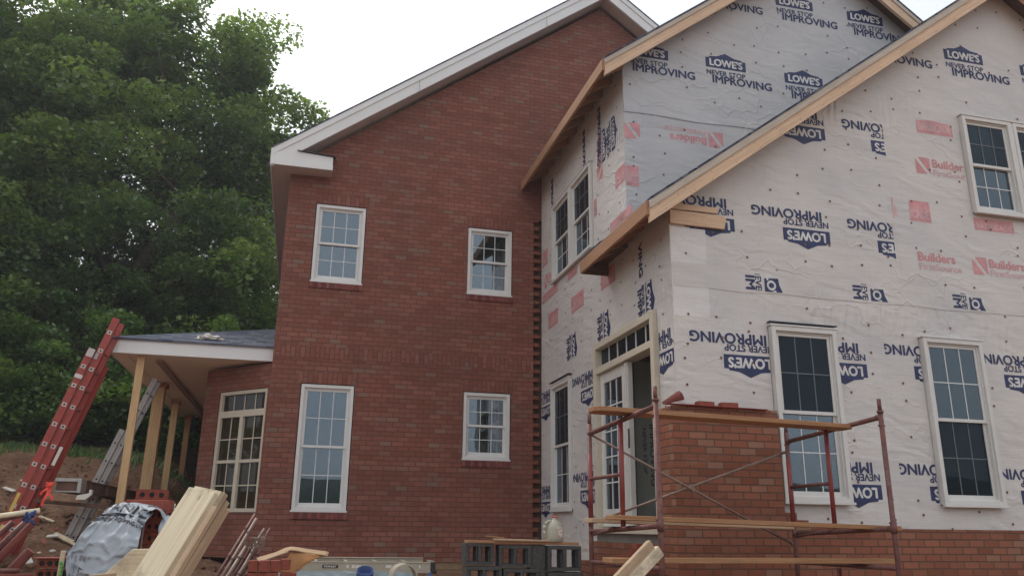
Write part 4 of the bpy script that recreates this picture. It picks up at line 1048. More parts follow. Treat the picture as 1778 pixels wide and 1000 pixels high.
bm = bmesh.new(); box(bm, -.60, .60, -.05, .05, 0, .006); link('flashing_strip', fin(bm), 'tile', None, Matrix.Translation((4.42, 8.10, 1.3015)) @ Matrix.Rotation(.012, 4, 'Y'), label='thin dark red flashing strip under the two loose bricks', cat='flashing')

# ================================================================== LADDERS
def channel_rail(bm, p0, p1, depth, fl, th=.006, up=(0, 1, 0), sgn=1, T=None):
    """C-channel from p0 to p1; web faces -Y, depth is across the rail in the XZ plane"""
    Mx, L = frame_mx(p0, p1, up)     # local x along, y perpendicular in plane, z ~ +Y*
    return Mx, L
def ladder(name, label, p_bot, p_top, y0, width, mat, web, rungs_from, rung_mat, Y_dir=1, group=None, sections=None, plates='plate'):
    t = root(name, (p_bot[0], y0, p_bot[1]), label, 'ladder', group)
    for (a0, a1, off, yo, wd, rr) in sections:
        d = Vector((p_top[0]-p_bot[0], 0, p_top[1]-p_bot[1])); L = d.length; d.normalize(); nrm = Vector((d.z, 0, -d.x))    # to the lower right
        o0 = Vector((p_bot[0], y0+yo, p_bot[1]))+nrm*off
        Mx = Matrix(((d.x, 0, nrm.x, 0), (0, 1, 0, 0), (d.z, 0, nrm.z, 0), (0, 0, 0, 1))).copy(); Mx.translation = o0
        for side in (0, 1):
            yb = 0 if side == 0 else wd; s_ = 1 if side == 0 else -1
            bm = bmesh.new(); box(bm, a0, a1, min(yb, yb+s_*.006), max(yb, yb+s_*.006), -web/2, web/2)
            for zq in (-web/2, web/2-.005): box(bm, a0, a1, min(yb+s_*.006, yb+s_*.034), max(yb+s_*.006, yb+s_*.034), zq, zq+.005)
            link('rail', fin(bm), mat, t, Mx)
        k = rungs_from
        while k < a1-.1:
            if k > a0+.1:
                bm = bmesh.new(); tube(bm, (k, .002, 0), (k, wd-.002, 0), .016, 8, 0)
                if plates:
                    box(bm, k-.031, k+.031, -.005, -.0005, -.033, .033, 1); tube(bm, (k, -.0085, 0), (k, -.0052, 0), .0145, 10, 2)  # dark disc paints the shade in the rung end
                link('rung', fin(bm), [rung_mat, plates or rung_mat, 'hole'], t, Mx)
            k += .305
    return t, d, nrm
# red fibreglass ladder against the porch eave
pb, pt = (-4.10, -.80), (-2.965, 3.06)
L_full = math.hypot(pt[0]-pb[0], pt[1]-pb[1])
lt, dl, nl = ladder('extension_ladder', 'tall red fibreglass extension ladder leaning on the corner of the porch roof', pb, pt, 13.36, .40, 'fibre', .105, .12, 'alu',
    sections=[(0, L_full, 0, .0, .40, 1), (0, L_full-.60, -.112, -.045, .46, 1)])
def on_ladder(s_, off, y): return Vector((pb[0], y, pb[1]))+dl*s_+nl*off
def lab_plate(s0, s1, off, wdt, m_, y):
    d = dl; Mx = Matrix(((d.x, 0, nl.x, 0), (0, 1, 0, 0), (d.z, 0, nl.z, 0), (0, 0, 0, 1))); Mx.translation = on_ladder(s0, off, y)
    bm = bmesh.new(); box(bm, 0, s1-s0, 0, .003, -wdt/2, wdt/2); link('label_plate', fin(bm), m_, lt, Mx)
lab_plate(3.33, 3.36+.10, -.105, .10, 'plate', 13.305); lab_plate(3.33, 3.43, -.02, .05, 'alu', 13.352)
lab_plate(2.98, 3.04, -.11, .11, 'paper', 13.305); lab_plate(1.70, 1.98, .11, .045, 'paper', 13.352)
lab_plate(.95, 1.22, -.12, .045, 'yellow', 13.305); lab_plate(.42, .75, -.12, .06, 'yellow', 13.305)
bm = bmesh.new(); box(bm, .0, 3.32, 0, .006, -.07, .02); Mx = Matrix(((dl.x, 0, nl.x, 0), (0, 1, 0, 0), (dl.z, 0, nl.z, 0), (0, 0, 0, 1))); Mx.translation = on_ladder(0, .085, 13.80)
link('far_rail', fin(bm), 'fibre', lt, Mx)
# grey aluminium ladder by the posts
ladder('extension_ladder', 'dull aluminium extension ladder leaning on the porch side behind the first post', (-3.42, -.35), (-2.52, 2.30), 14.62, .40, 'alu', .085, .14, 'alu',
    sections=[(0, 2.85, 0, 0, .38, 1), (0, 1.9, -.09, -.04, .43, 1)], plates='alu')

# walkboard running back along the porch, its end resting by the red ladder
beam = root('walkboard', (-3.22, 13.1, .42), 'rust brown walkboard with a pale metal end, running back beside the red ladder', 'walkboard')
bm = bmesh.new(); box(bm, -3.095, -3.065, 13.16, 21.0, .42, .60); box(bm, -3.065, -3.045, 13.16, 21.0, .585, .60); box(bm, -3.065, -3.045, 13.16, 21.0, .42, .435); link('side_rail', fin(bm), 'brownbeam', beam)
bm = bmesh.new(); box(bm, -3.37, -3.34, 13.16, 21.0, .42, .60); link('side_rail', fin(bm), 'brownbeam', beam)
bm = bmesh.new(); box(bm, -3.335, -3.10, 13.16, 21.0, .56, .59); link('deck', fin(bm), 'plank', beam)
bm = bmesh.new(); box(bm, -3.38, -3.085, 13.10, 13.15, .565, .61); box(bm, -3.38, -3.085, 13.10, 13.15, .415, .435); box(bm, -3.084, -3.03, 13.09, 13.40, .41, .612); box(bm, -3.37, -3.085, 13.13, 13.158, .436, .564, 1)
link('end_cap', fin(bm, bev=.004), ['alu', 'brownbeam'], beam)
for y in (13.75, 14.9, 16.4):
    bm = bmesh.new(); box(bm, -3.0649, -3.055, y, y+.12, .436, .584); link('side_patch', fin(bm), 'brace', beam)
bm = bmesh.new(); prism(bm, [(0, 0), (.13, 0), (.20, .07), (.20, .14), (.165, .14), (.165, .09), (.02, .06)], 0, .09)
link('metal_bracket', fin(bm, bev=.003), 'paper', None, Matrix.Translation((-3.06, 13.0, .315)), label='small pale metal bracket under the side of the brown walkboard', cat='bracket')
board('timber', (-3.7, 13.5, .30), (-2.6, 14.2, .22), .12, .05, 'brownbeam', label='dark muddy timber lying under the brown walkboard', cat='timber')
# orange flagging tied at the beam end
bm = bmesh.new(); rd = random.Random(2); n = 14
for (dx, l, sw) in ((0, .22, .02), (.03, .17, -.03), (-.015, .12, .03)):
    pr = None
    for i in range(n+1):
        t = i/n; c = Vector((-3.44+dx*1.5+sw*1.5*math.sin(t*5), 13.0+.02*math.cos(t*4), .55-1.5*l*t)); w_ = .026*(1-.4*t)
        a, b = bm.verts.new(c+Vector((-w_, 0, 0))), bm.verts.new(c+Vector((w_, .012*math.sin(t*9), 0)))
        if pr: bm.faces.new((pr[0], pr[1], b, a))
        pr = (a, b)
for i in range(6): tube(bm, (-3.44+rd.uniform(-.03, .05), 12.99, .52+rd.uniform(-.03, .03)), (-3.42+rd.uniform(-.03, .1), 12.99, .51+rd.uniform(-.03, .03)), .014, 6)
link('flagging_ribbon', fin(bm), 'orange', None, label='bright orange flagging ribbon hanging at the end of the brown walkboard', cat='ribbon')

# ================================================================== BRICK PALLET UNDER THE SHEET
def cored_brick_mesh(L=.203, w_=.092, h_=.07):
    """brick seen on its holed face (-Y)"""
    bm = bmesh.new(); box(bm, 0, L, 0, w_, 0, h_)
    for i in range(3):
        x = L*(.2+.3*i); tube(bm, (x, -.0018, h_/2), (x, .0, h_/2), .0165, 12, 1)  # flat dark discs painted as the shade of the core openings
    return bm
cb_me = fin(cored_brick_mesh()); cb_me.materials.append(M['brick_plain']); cb_me.materials.append(M['hole'])
pal = root('brick_cube', (-.9, 6.0, -.9), 'dark red cored bricks banded in a stack under the white sheet', 'brick stack')
for r_ in range(7):
    for c_ in range(3):
        z = -.42+r_*.0735; x = -1.17+c_*.207*.72+(.0 if r_ % 2 else .012)
        if c_ == 0 and r_ > 6: continue
        o = bpy.data.objects.new('brick', cb_me); C.objects.link(o); o.parent = pal
        Mx = Matrix.Translation((x+.02, 5.93+random.uniform(-.01, .01), z)) @ Matrix.Diagonal((.71, 1, 1, 1))
        o.matrix_basis = W[pal.name].inverted() @ Mx
bm = bmesh.new(); box(bm, -1.18, -.70, 6.03, 6.5, -1.25, .06); link('brick_core', fin(bm), 'brickC', pal)
bm = bmesh.new(); box(bm, -.965, -.955, 5.915, 5.925, -.42, .1); link('steel_band', fin(bm), 'alu', pal)
o = bpy.data.objects.new('brick', cb_me); C.objects.link(o); o.matrix_basis = Matrix.Translation((-1.075, 6.15, .155)) @ Matrix.Rotation(.06, 4, 'Z')
o['label'] = 'cored brick lying on top of the covered brick stack by the second post'; o['category'] = 'brick'
bm = bmesh.new(); box(bm, -1.12, -.84, 6.08, 6.3, .075, .154); link('brick', fin(bm, bev=.004), 'brick_plain', label='dark brick wedged under the cored brick on the covered stack', cat='brick')

# draped sheet (real thickness through solidify-like double skin)
def patch(name, ctrl, mat, nu=28, nv=20, amp=.008, seed=1, th=.003, prints=None, **kw):
    """bilinear/catmull interpolated control grid -> cloth"""
    ctrl = [[Vector(p) for p in r] for r in ctrl]; R_, C_ = len(ctrl), len(ctrl[0])
    def cat(a, b, c, d, t): return .5*((2*b)+(c-a)*t+(2*a-5*b+4*c-d)*t*t+(3*b-a-3*c+d)*t**3)
    def row(r, u):
        u *= C_-1; i = min(int(u), C_-2); t = u-i; g = lambda k: r[max(0, min(C_-1, k))]; return cat(g(i-1), g(i), g(i+1), g(i+2), t)
    def S_(u, v):
        v *= R_-1; i = min(int(v), R_-2); t = v-i; g = lambda k: row(ctrl[max(0, min(R_-1, k))], u); return cat(g(i-1), g(i), g(i+1), g(i+2), t)
    def crump(u, v):
        a_ = noise.noise((u*2.6+seed, v*2.6, 0)); b_ = noise.noise((u*6+v*2, v*5, seed)); c_ = abs(noise.noise((u*4-v*3, v*4+u*2, seed+5)))
        return amp*(2.2*a_+.8*b_-2.4*max(0, .16-c_)*5)
    bm = bmesh.new(); g = []
    for j in range(nv+1):
        g.append([bm.verts.new(S_(i/nu, j/nv)+Vector((0, crump(i/nu, j/nv), crump(j/nv+3, i/nu)*.5))) for i in range(nu+1)])
    for j in range(nv):
        for i in range(nu): bm.faces.new((g[j][i], g[j][i+1], g[j+1][i+1], g[j+1][i])).smooth = True
    mats = [mat]
    bm.normal_update(); S0 = S_
    if prints:
        for verts, faces, mt in prints:
            if mt not in mats: mats.append(mt)
            vs = []
            for (a, b) in verts:
                u, v = a, b
                p = S_(u, v); du = S_(min(1, u+.01), v)-S_(max(0, u-.01), v); dv = S_(u, min(1, v+.01))-S_(u, max(0, v-.01)); n_ = du.cross(dv).normalized()
                i, j = u*nu, v*nv
                p = p+Vector((0, crump(u, v), crump(v+3, u)*.5))
                if n_.y > 0: n_ = -n_
                vs.append(bm.verts.new(p+n_*.003))
            for f in faces:
                try: bm.faces.new([vs[k] for k in f]).material_index = mats.index(mt)
                except ValueError: pass
    o = link(name, fin(bm, norm=False), mats, **kw)
    md = o.modifiers.new('thickness', 'SOLIDIFY'); md.thickness = th; md.offset = 1
    return o
def tprint(t, u, v, wu, hv, mt, bold=.03):      # text running along +u with its top towards smaller v
    V_, F_ = text_tris(t); return ([(u+a*wu, v-b*hv) for a, b in V_], F_, mt)
def rprint(u0, v0, u1, v1, mt): return ([(u0+(u1-u0)*i/8, v0) for i in range(9)]+[(u1+(u0-u1)*i/8, v1) for i in range(9)], [tuple(range(18))], mt)
ctrl = [[(-1.165, 5.80, .095), (-1.10, 5.82, .125), (-1.0, 5.85, .115), (-.90, 5.86, .085)],
        [(-1.20, 5.66, .02), (-1.13, 5.67, .04), (-1.03, 5.68, .02), (-.93, 5.69, -.02)],
        [(-1.265, 5.56, -.10), (-1.19, 5.56, -.09), (-1.05, 5.57, -.10), (-.92, 5.58, -.12)],
        [(-1.29, 5.50, -.20), (-1.20, 5.50, -.20), (-1.06, 5.51, -.20), (-.925, 5.52, -.205)],
        [(-1.26, 5.45, -.36), (-1.20, 5.45, -.31), (-1.07, 5.46, -.275), (-.95, 5.47, -.235)]]
pr = [tprint('TANIC', .02, .155, .93, .115, 'black_ink', .05), rprint(.0, .185, 1.0, .215, 'black_ink'), tprint('SYNTHETIC ROOFING UN', .02, .285, .96, .05, 'black_ink', .03),
      rprint(.10, .995, .115, .62, 'grey_ink'), rprint(.20, .995, .21, .72, 'grey_ink'), rprint(.27, .72, .37, .78, 'grey_ink'), rprint(.30, .86, .38, .93, 'black_ink'),
      ([(.70, .93), (.76, .86), (.86, .82), (.92, .84), (.90, .93)], [(0, 1, 2, 3, 4)], 'navy'), rprint(.44, .9, .455, .99, 'grey_ink')]
patch('plastic_sheet', ctrl, 'sheet', nu=44, nv=36, amp=.012, prints=pr, label='crumpled white roofing sheet with black lettering draped over the dark brick stack', cat='sheet')
ctrl = [[(-1.19, 6.20, .13), (-1.05, 6.30, .152), (-.93, 6.30, .12), (-.80, 6.25, .07)],
        [(-1.10, 5.98, .13), (-1.0, 5.98, .120), (-.89, 5.98, .105), (-.79, 5.95, .02)],
        [(-1.13, 5.82, .118), (-.985, 5.86, .075), (-.87, 5.84, .095), (-.775, 5.82, -.02)],
        [(-1.11, 5.80, .122), (-.975, 5.82, .062), (-.865, 5.80, .085), (-.755, 5.76, -.09)]]
patch('plastic_sheet', ctrl, 'sheet', nu=20, nv=14, seed=5, prints=[tprint('X2', .45, .45, .2, .2, 'grey_ink')], label='white sheet flap on top of the dark brick stack', cat='sheet')
ctrl = [[(-.84, 5.83, .04), (-.80, 5.80, .05), (-.76, 5.76, .02)], [(-.84, 5.74, -.05), (-.80, 5.70, -.04), (-.77, 5.68, -.06)], [(-.80, 5.70, -.13), (-.77, 5.66, -.16), (-.745, 5.62, -.13)]]
patch('plastic_sheet', ctrl, 'sheet', nu=8, nv=12, seed=8, label='folded corner of white sheet hanging down beside the blue jug', cat='sheet')

# water jug
bm = bmesh.new(); prof = [(.040, 0), (.047, .006), (.048, .02), (.046, .03), (.048, .04), (.048, .125), (.045, .135), (.048, .142), (.048, .155), (.042, .168), (.02, .180), (.018, .184), (.018, .19)]
lathe(bm, prof, 24); jg = root('water_jug', (-.865, 6.38, -.063), 'pale blue round water jug with red label standing right of the covered bricks', 'jug')
JM = Matrix.Translation((-.865, 6.38, -.068)); link('jug_body', fin(bm), 'jug_blue', jg, JM)
bm = bmesh.new(); lathe(bm, [(.021, .186), (.022, .188), (.022, .203), (.019, .207)], 18); link('cap', fin(bm), 'paper', jg, JM)
bm = bmesh.new(); tube(bm, (.046, -.01, .12), (.062, -.015, .125), .008); tube(bm, (.062, -.015, .125), (.062, -.015, .15), .006); tube(bm, (.062, -.015, .15), (.044, -.01, .152), .006)
link('spout', fin(bm), 'jug_blue', jg, JM)
bm = bmesh.new(); pv = None
for i in range(9):
    a = R(-128+i*8); q = [bm.verts.new((.0488*math.cos(a), .0488*math.sin(a), z)) for z in (.045, .105)]
    if pv: bm.faces.new((pv[0], q[0], q[1], pv[1]))
    pv = q
link('red_label', fin(bm), 'tile', jg, JM)

# ================================================================== PALE BOARD STACK (front, leaning)
GB = 'pale muddy boards leaning together'
q0, q1 = Vector((-.885, 4.74, -.62)), Vector((-.520, 5.0, .180))
xq = (q1-q0).normalized(); zq_ = Vector((-.62, -.78, 0)); zq_ = (zq_-xq*zq_.dot(xq)).normalized(); yq = zq_.cross(xq)
for i, (a_, sh, wd, mt, lb) in enumerate(((0, .0, .205, 'ply', 'broad pale muddy board on the face of the leaning stack'), (.03, -.008, .205, 'ply', 'second pale board behind the broad face board, rising a little higher'), (.045, -.02, .2, 'pine_old', 'third pale board, topmost of the leaning stack'),
                                          (.02, -.022, .205, 'pine_old', 'fourth board of the leaning stack, only its edge in view'), (-.01, -.03, .2, 'pine_old', 'rearmost board of the leaning stack, nearest the rods'))):
    off = -zq_*(.0425*i)+yq*sh*-1
    board('scaffold_board', q0+off, q1+off+xq*a_, wd, .036, mt, up=zq_, bev=.002, label=lb, cat='board', group=GB)
off = zq_*.035
board('scaffold_board', Vector((-.672, 4.66, -.45)), Vector((-.436, 4.86, .088)), .04, .03, 'pine_old', up=zq_, label='narrow batten lying on the face of the pale board stack', cat='batten')
bm = bmesh.new(); prism(bm, [(-1.20, -.45), (-.90, -.142), (-.70, -.135), (-.78, -.45)], 5.28, 5.31); link('plywood_offcut', fin(bm, bev=.003), 'ply', label='flat pale plywood offcut left of the leaning boards', cat='plywood')
bm = bmesh.new(); prism(bm, [(-1.12, -.5), (-1.08, -.275), (-.95, -.262), (-.9, -.5)], 5.15, 5.18); link('plywood_offcut', fin(bm, bev=.003), 'pine_old', label='small darker plywood offcut at the bottom edge before the sheet', cat='plywood')

# ================================================================== RODS
rb = root('rod_bundle', (-.45, 7.0, -.75), 'bundle of muddy brown steel rods tied with wire, leaning at the brick corner', 'rods')
rods = [((-.74, 6.8, -.75), (-.335, 7.3, .085), .0125, 'rust'), ((-.69, 6.8, -.75), (-.318, 7.25, .05), .0135, 'brace'), ((-.66, 6.9, -.75), (-.245, 7.2, -.03), .012, 'brace'), ((-.60, 6.85, -.75), (-.20, 7.2, -.03), .012, 'rust'),
        ((-.66, 6.75, -.75), (-.365, 7.0, -.165), .016, 'brace'), ((-.62, 6.8, -.75), (-.335, 7.0, -.175), .015, 'rust'), ((-.58, 6.7, -.75), (-.27, 7.0, -.12), .015, 'brace'), ((-.55, 6.72, -.75), (-.30, 7.0, -.19), .015, 'brace'), ((-.52, 6.7, -.75), (-.235, 7.0, -.14), .014, 'rust')]
for a, b, r, m_ in rods:
    bm = bmesh.new(); tube(bm, a, b, r, 9); a, b = Vector(a), Vector(b)
    for k in (.35, .6, .85): tube(bm, a.lerp(b, k), a.lerp(b, k+.03), r*1.18, 9)
    link('rod', fin(bm), m_, rb)
bm = bmesh.new(); rd = random.Random(4); pv = Vector((-.31, 6.93, -.14))
for i in range(34):
    q = Vector((-.285+.05*math.cos(i*.8)+rd.uniform(-.015, .015), 6.93+rd.uniform(-.02, .02), -.135+.045*math.sin(i*1.1)+rd.uniform(-.012, .012))); tube(bm, pv, q, .0035, 5, cap=False); pv = q
link('tie_wire', fin(bm), 'brace', rb)

# ================================================================== SMALL BRICK PILE + CARDBOARD
GP = 'red bricks piled below the left brick wall'
bp = [(-.29, 6.0, -.305, .066, .1, .075), (-.219, 5.99, -.305, .066, .1, .075), (-.148, 6.01, -.305, .066, .1, .075), (-.078, 6.03, -.292, .066, .1, .07), (-.29, 6.0, -.385, .2, .1, .075), (-.078, 6.02, -.385, .11, .1, .075)]
bl = ['brick on edge at the left end of the small pile', 'brick on edge, second from the left in the small pile', 'brick on edge in the middle of the small pile', 'brick at the right end of the small pile under the cardboard', 'brick lying flat under the row of bricks on edge', 'short brick end at the bottom right of the small pile']
for (x, y, z, a, b, h_), lb in zip(bp, bl):
    bm = bmesh.new(); box(bm, 0, a, 0, b, 0, h_); link('brick', fin(bm, bev=.004), 'brick_plain', None, Matrix.Translation((x, y, z)), label=lb, cat='brick', group=GP)
cbx = root('cardboard_box', (0, 6.6, -.4), 'flattened brown cardboard box peaking over the small brick pile', 'cardboard')
ctrl = [[(-.27, 6.75, -.235), (-.15, 6.8, -.205), (-.03, 6.85, -.158), (.10, 6.85, -.172), (.27, 6.8, -.195)],
        [(-.25, 6.5, -.262), (-.14, 6.48, -.225), (-.025, 6.45, -.172), (.09, 6.5, -.19), (.25, 6.5, -.212)]]
o = patch('top_flap', ctrl, 'cardlight', nu=16, nv=6, amp=.003, seed=3, th=.006); o.parent = cbx; o.matrix_basis = W[cbx.name].inverted()
ctrl = [[(-.02, 6.46, -.19), (.06, 6.5, -.195), (.15, 6.5, -.205), (.235, 6.52, -.215)], [(-.06, 6.42, -.27), (.03, 6.44, -.26), (.10, 6.46, -.245), (.16, 6.48, -.235)], [(-.10, 6.38, -.42), (-.02, 6.4, -.36), (.02, 6.42, -.33), (.06, 6.44, -.30)]]
o = patch('side_panel', ctrl, 'cardboard', nu=12, nv=8, amp=.003, seed=9, th=.006); o.parent = cbx; o.matrix_basis = W[cbx.name].inverted()
board('wood_scrap', (-.28, 6.42, -.27), (-.04, 6.46, -.185), .05, .012, 'pine_old', label='thin wood strip along the sloping edge of the cardboard', cat='wood scrap')

# ================================================================== ALUMINIUM WORK PLATFORM LYING ON EDGE
wp = root('ladder_on_edge', (.8, 9.0, -.5), 'tan aluminium ladder lying on its edge along the foot of the brick wall', 'ladder')
WM = Matrix.Translation((.0, 9.0, 0)) @ Matrix.Rotation(.004, 4, 'Y')
bm = bmesh.new(); box(bm, -.02, 1.425, 0, .03, -.438, -.363); box(bm, -.02, 1.425, -.012, .03, -.463, -.4385); box(bm, -.02, 1.425, -.008, .03, -.3628, -.355); link('rail', fin(bm, bev=.002), 'alu_tan', wp, WM)
bm = bmesh.new(); box(bm, .1, 1.40, .40, .43, -.40, -.322); box(bm, .1, 1.40, .38, .40, -.33, -.322); link('rail', fin(bm, bev=.002), 'alu_tan', wp, WM)
for k in range(5):
    bm = bmesh.new(); x = .22+k*.305; box(bm, x, x+.03, .03, .4, -.43, -.345); link('rung', fin(bm), 'alu_tan', wp, WM)
bm = bmesh.new(); box(bm, 1.4255, 1.475, -.015, .045, -.462, -.352); box(bm, 1.44, 1.49, -.02, .05, -.47, -.43); link('foot_pad', fin(bm, bev=.006), 'black', wp, WM)
P_ = Print(); mm = ['black']
b4 = bmesh.new()
P_.poly([(.313+.015*math.cos(t), -.4+.018*math.sin(t)) for t in [math.pi/2+i*math.pi/6 for i in range(7)]]+[(.447+.015*math.cos(t), -.4+.018*math.sin(t)) for t in [-math.pi/2+i*math.pi/6 for i in range(7)]], 'black', 0)
P_.text('STANLEY', .318, -.409, .124, .018, 'paper', 1, bold=.03)
for (x, w_) in ((.545, .022), (.60, .03), (.635, .06), (.95, .06), (1.30, .018)): P_.poly([(x, -.415), (x+w_, -.415), (x+w_, -.385), (x, -.385)], 'paper', 0)
P_.flush(b4, mm, -.0); link('decal', fin(b4), mm, wp, WM)
ctrl = [[(-.15, 7.55, -.375), (.3, 7.6, -.372), (.7, 7.6, -.378), (1.05, 7.6, -.40)], [(-.15, 7.3, -.42), (.3, 7.3, -.43), (.7, 7.3, -.43), (1.05, 7.3, -.45)], [(-.15, 7.1, -.60), (.3, 7.1, -.6), (.7, 7.1, -.6), (1.05, 7.1, -.6)]]
patch('tarp', ctrl, 'tarp', nu=40, nv=14, amp=.016, seed=12, label='crumpled blue-grey tarp below the aluminium ladder', cat='tarp')
bm = bmesh.new(); lathe(bm, [(.07, .0), (.072, .004), (.072, .05), (.066, .05), (.064, .004)], 28, Matrix.Translation((.60, 7.32, -.40)) @ Matrix.Rotation(.5, 4, 'X')); link('tape_roll', fin(bm), 'blue', label='blue roll lying on the tarp below the ladder', cat='tape roll')
bm = bmesh.new(); n = 32; T_ = Matrix.Translation((.77, 6.0, -.345)) @ Matrix.Rotation(R(90), 4, 'X')
ro = [[], [], [], []]
for i in range(n):
    a = 2*math.pi*i/n
    for k, (r, z) in enumerate(((.0915, .0), (.0915, -.22), (.084, -.22), (.084, .0))): ro[k].append(bm.verts.new(T_ @ Vector((r*math.cos(a), r*math.sin(a), z))))
for k in range(4):
    for i in range(n): bm.faces.new((ro[k][i], ro[k][(i+1) % n], ro[(k+1) % 4][(i+1) % n], ro[(k+1) % 4][i])).smooth = False
link('drain_pipe', fin(bm), 'plastic_tan', label='open end of a round tan plastic pipe before the aluminium ladder', cat='pipe')
bm = bmesh.new(); lathe(bm, [(.026, -.06), (.026, -.01), (.022, 0), (.014, .006), (.014, .022), (.012, .026)], 18, Matrix.Translation((.945, 6.0, -.335))); link('bottle', fin(bm), 'blue', label='blue bottle top at the bottom edge right of the pipe', cat='bottle')

# ================================================================== CONCRETE BLOCKS, PLANKS, JUG
def cblock(name, x, y, z, w_, h_, d_, lb, rz=0):
    bm = bmesh.new(); t = .032; c = .03
    T = Matrix.Translation((x, y, z)) @ Matrix.Rotation(rz, 4, 'Z')
    for a, b, c0, c1 in ((0, w_, 0, t), (0, w_, h_-t, h_), (0, t, t, h_-t), (w_-t, w_, t, h_-t), (w_/2-c/2, w_/2+c/2, t, h_-t)): box(bm, a, b, 0, d_, c0, c1)
    for xx in (t, w_/2+c/2):                     # tapered core shoulders
        for (a, b) in ((xx, xx+.018), (xx+w_/2-c/2-t-.018, xx+w_/2-c/2-t)): box(bm, a, b, .03, d_-.03, t, h_-t)
    bmesh.ops.remove_doubles(bm, verts=bm.verts, dist=.0002)
    link(name, fin(bm, bev=.003), 'cinder', None, T, label=lb, cat='concrete block', group='grey hollow concrete blocks by the house corner')
cblock('concrete_block', 1.72, 8.6, -.37, .30, .215, .2, 'concrete block at the upper left under the plank', .05)
cblock('concrete_block', 2.075, 8.6, -.395, .34, .22, .2, 'concrete block in the middle with brick showing through its two cores', -.03)
cblock('concrete_block', 2.60, 8.58, -.43, .37, .25, .2, 'concrete block at the upper right, under the milk jug', .02)
cblock('concrete_block', 1.73, 8.58, -.60, .37, .215, .2, 'concrete block at the lower left of the pile', .0)
cblock('concrete_block', 2.12, 8.57, -.63, .38, .22, .2, 'concrete block at the lower middle of the pile', .0)
cblock('concrete_block', 2.6, 8.56, -.665, .38, .22, .2, 'concrete block at the lower right of the pile', .0)
bm = bmesh.new(); box(bm, 2.41, 2.585, 8.62, 8.75, -.60, -.17); link('concrete_block', fin(bm, bev=.004), 'cinder', label='solid grey block standing on end between the hollow ones', cat='concrete block', group='grey hollow concrete blocks by the house corner')
board('plank', (1.74, 8.7, -.142), (2.95, 8.7, -.158), .2, .026, 'plank', label='old brown plank lying over the concrete blocks under the milk jug', cat='plank')
board('plank', (2.02, 8.62, -.118), (2.62, 8.64, -.130), .12, .018, 'pine_old', label='short splintered board on top of the old brown plank', cat='plank')
board('wood_scrap', (1.93, 8.63, -.085), (2.14, 8.66, -.104), .03, .012, 'plank', label='thin dark stick at the left end of the block pile', cat='wood scrap')
mj = root('milk_jug', (2.70, 8.62, -.12), 'cloudy plastic milk jug with red cap on the plank over the concrete blocks', 'jug')
JM = Matrix.Translation((2.70, 8.66, -.143))
bm = bmesh.new(); pf = [(.078, 0), (.092, .012), (.094, .05), (.094, .14), (.088, .165), (.072, .195), (.045, .222), (.026, .236), (.024, .25)]
lathe(bm, pf, 26, JM @ Matrix.Rotation(.7, 4, 'Z'), sx=1.08, sy=.95)
link('jug_body', fin(bm, smooth=True), 'jug', mj)
bm = bmesh.new(); lathe(bm, [(.026, .251), (.028, .253), (.028, .266), (.024, .270)], 16, JM); link('cap', fin(bm), 'cap_red', mj)
bm = bmesh.new(); hp = [(-.045, .215), (-.09, .21), (-.118, .18), (-.122, .12), (-.112, .07), (-.092, .05)]
for (a, b), (c, d) in zip(hp, hp[1:]): tube(bm, (2.70+a, 8.64, -.143+b), (2.70+c, 8.64, -.143+d), .017, 10)
link('handle', fin(bm), 'jug', mj)
bm = bmesh.new(); pv = None
for i in range(9):
    a = R(-112+i*8); q = [bm.verts.new((2.70+.1025*math.cos(a), 8.66+.092*math.sin(a), -.143+z)) for z in (.055, .155)]
    if pv: bm.faces.new((pv[0], q[0], q[1], pv[1]))
    pv = q
link('paper_label', fin(bm), 'paper', mj)
bm = bmesh.new(); rd = random.Random(9)
for i in range(7):
    a0 = R(-104+rd.uniform(0, 30)); z = .06+i*.0125; q = [Vector((2.70+.1035*math.cos(a0+k*.28), 8.66+.093*math.sin(a0+k*.28), -.143+z)) for k in (0, 1)]
    bm.faces.new([bm.verts.new(p) for p in (q[0], q[1], q[1]+Vector((0, 0, .008)), q[0]+Vector((0, 0, .008)))])
link('label_print', fin(bm), 'cap_red', mj)

# boards leaning at the scaffold foot
board('lumber', (1.90, 5.1, -.42), (2.315, 5.25, -.105), .09, .038, 'pine_old', up=(.3, -1, .1), label='upper of the two boards leaning on the front left scaffold leg', cat='board', group='boards leaning on the scaffold leg')
board('lumber', (2.02, 5.14, -.40), (2.37, 5.25, -.135), .075, .038, 'ply', up=(.3, -1, .1), label='lower of the two boards leaning on the front left scaffold leg', cat='board', group='boards leaning on the scaffold leg')
for i, (x, y, z) in enumerate(((3.60, 8.75, -.28), (3.80, 8.75, -.28), (3.68, 8.75, -.215), (3.42, 8.72, -.34))):
    bm = bmesh.new(); box(bm, 0, .19, 0, .09, 0, .062); link('brick', fin(bm, bev=.004), 'brick_plain', None, Matrix.Translation((x, y, z)) @ Matrix.Rotation(.1*i-.1, 4, 'Z'),
        label=('left brick of the few under the door step', 'right brick of the few under the door step', 'top brick of the few under the door step', 'outermost low brick of the few under the door step')[i], cat='brick', group='bricks under the door step')
bm = bmesh.new(); box(bm, 3.2, 3.89, 8.6, 9.3, -.62, -.345); link('brick_ledge', fin(bm), 'brickC', label='low brick ledge under the door beside the wrapped wall', cat='brick ledge')

